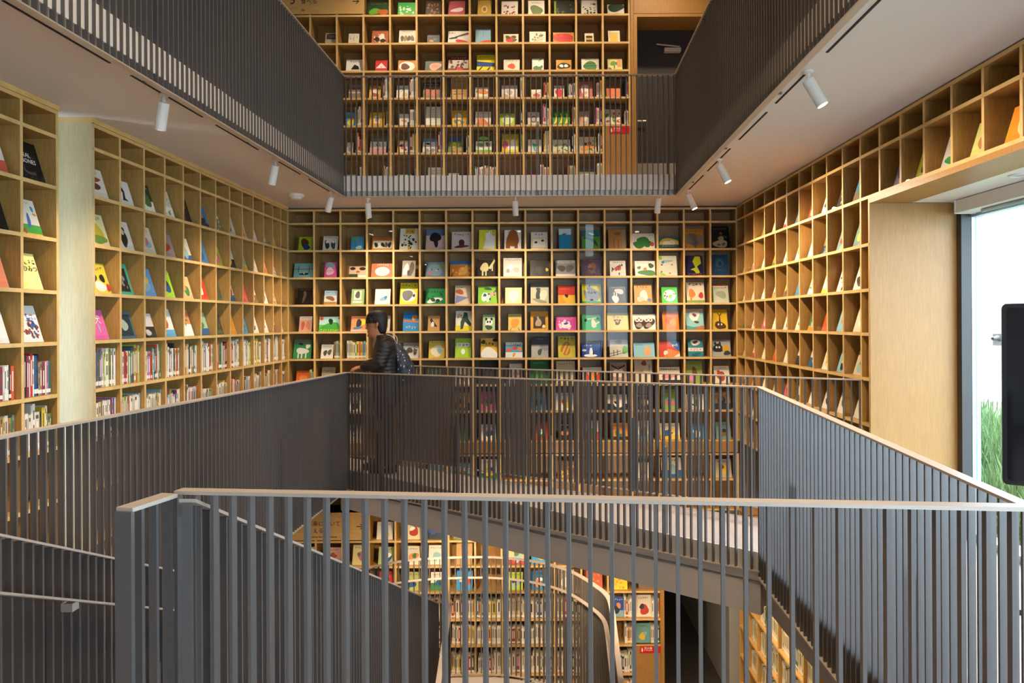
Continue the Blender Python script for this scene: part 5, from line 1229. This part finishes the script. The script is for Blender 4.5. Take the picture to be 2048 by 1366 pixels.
# glasses
gl = MB()
for s in (-1, 1):
    c = hc + Vector((-.102, s * .034, .002))
    ring = [c + Vector((.012 * abs(math.sin(a)) * 0, .026 * math.cos(a), .019 * math.sin(a))) for a in [2 * math.pi * k / 14 for k in range(15)]]
    gl.tube(ring, .0028, 6)
    gl.tube([hc + Vector((-.102, s * .06, .008)), hc + Vector((-.06, s * .078, .012)), hc + Vector((.02, s * .086, .008))], .0032, 6)
gl.tube([hc + Vector((-.102, -.01, .006)), hc + Vector((-.106, 0, .009)), hc + Vector((-.102, .01, .006))], .0028, 6)
gl.build('glasses', M['ink'], man, smooth=True)
# shirt collar
cm = MB(); ell_loft(cm, [((hc.x + .038, hc.y, hc.z - .24), .085, .085), ((hc.x + .040, hc.y, hc.z - .16), .072, .070), ((hc.x + .044, hc.y, hc.z - .128), .066, .063)])
cm.build('shirt_collar', PLAID, man, smooth=True)
# jacket
jm = MB()
jx = hc.x + .115
ell_loft(jm, [((jx, 0, .74), .150, .205), ((jx, 0, .80), .158, .215), ((jx - .005, 0, .95), .155, .205), ((jx - .01, 0, 1.10), .158, .215), ((jx - .005, 0, 1.25), .150, .225), ((jx - .005, 0, 1.36), .125, .205), ((jx - .02, 0, 1.42), .095, .135), ((jx - .045, 0, 1.455), .080, .092)], 24)
for s_, e_, w_ in ((sh, el, wr), (sh2, el2, wr2)):
    u1 = s_.lerp(e_, .5)
    jm.tube([s_ + Vector((.0, 0, .02)), s_.lerp(e_, .3), u1, e_ + Vector((.012, 0, 0)), e_.lerp(w_, .35), e_.lerp(w_, .7), w_ + (e_ - w_) * .06], [.085, .086, .080, .074, .064, .056, .044], 12)
jo = jm.build('jacket', mj, man, smooth=True); remesh(jo, .011, 3)
cm = MB(); ell_loft(cm, [((jx - .035, 0, 1.41), .092, .108), ((jx - .040, 0, 1.462), .080, .090), ((jx - .042, 0, 1.468), .070, .080)], 20)
cm.build('jacket_collar', mj, man, smooth=True)
MB().tube([sh + Vector((-.03, -.082, -.06)), sh + Vector((-.018, -.086, -.058))], .004, 6).build('jacket_badge', M['white'], man)
tm = MB()
ell_loft(tm, [((tx, 0, .72), .125, .165), ((tx, 0, .86), .135, .18), ((tx, 0, .92), .125, .17)])
for sy, fx in ((-1, .05), (1, -.08)):
    tm.tube([(tx, sy * .09, .82), (tx + fx * .5, sy * .10, .46), (tx + fx, sy * .10, .085)], [.105, .078, .06], 12)
to = tm.build('trousers', TROU, man, smooth=True); remesh(to, .014, 2)
for sy, fx in ((-1, .05), (1, -.08)):
    sm = MB(); sm.tube([(tx + fx + .09, sy * .10, .05), (tx + fx + .02, sy * .10, .055), (tx + fx - .10, sy * .105, .045), (tx + fx - .2, sy * .108, .034)], [.035, .05, .046, .028], 10)
    sm.build('shoe', M['black'], man, smooth=True)
# backpack: a thing of its own, worn on the back
mb_, nb_, lb_, pb_ = nt('navy_speckled_nylon'); tcb = nb_.new('ShaderNodeTexCoord'); vo = nb_.new('ShaderNodeTexVoronoi'); vo.inputs['Scale'].default_value = 24
mpb = nb_.new('ShaderNodeMapping'); mpb.inputs['Rotation'].default_value = (0, .6, 0); mpb.inputs['Scale'].default_value = (1.6, 1, .8)
crb = nb_.new('ShaderNodeValToRGB'); crb.color_ramp.elements[0].position = .16; crb.color_ramp.elements[0].color = (*lin('#c8ccd0'), 1); crb.color_ramp.elements[1].position = .24; crb.color_ramp.elements[1].color = (*lin('#2a2f3d'), 1)
e = crb.color_ramp.elements.new(.5); e.color = (*lin('#343a4c'), 1)
e = crb.color_ramp.elements.new(.8); e.color = (*lin('#15171f'), 1)
lb_.new(tcb.outputs['Object'], mpb.inputs['Vector']); lb_.new(mpb.outputs['Vector'], vo.inputs['Vector']); lb_.new(vo.outputs['Distance'], crb.inputs['Fac']); lb_.new(crb.outputs['Color'], pb_.inputs['Base Color']); pb_.inputs['Roughness'].default_value = .6
bp0 = P2(808, 770); bp0.y = PY
bp = thing('backpack', 'navy drawstring backpack with white flecks on the man\'s back', 'bag', bp0)
def LB(px, py): return tuple(P2(px, py) - bp0)
bk = MB(); rr = []
for px, py, rx, ry in ((808, 768, .06, .10), (812, 760, .10, .15), (811, 745, .105, .17), (808, 728, .095, .17), (803, 712, .08, .155), (798, 698, .062, .13), (794, 688, .045, .09), (792, 682, .03, .05)):
    rr.append((LB(px, py), rx, ry))
ell_loft(bk, rr, 20)
bk.build('bag_body', mb_, bp, smooth=True)
CORD = mat_plain('pale_cord', '#c9b8a8', .8)
for s in (-1, 1):
    MB().tube(catmull([LB(793, 688), tuple(Vector(LB(791, 676)) + Vector((0, s * .08, 0))), tuple(Vector(LB(785, 669)) + Vector((0, s * .12, 0))), tuple(Vector(LB(778, 667)) + Vector((0, s * .14, 0)))], 4), .0045, 6).build('drawstring', CORD, bp, smooth=True)
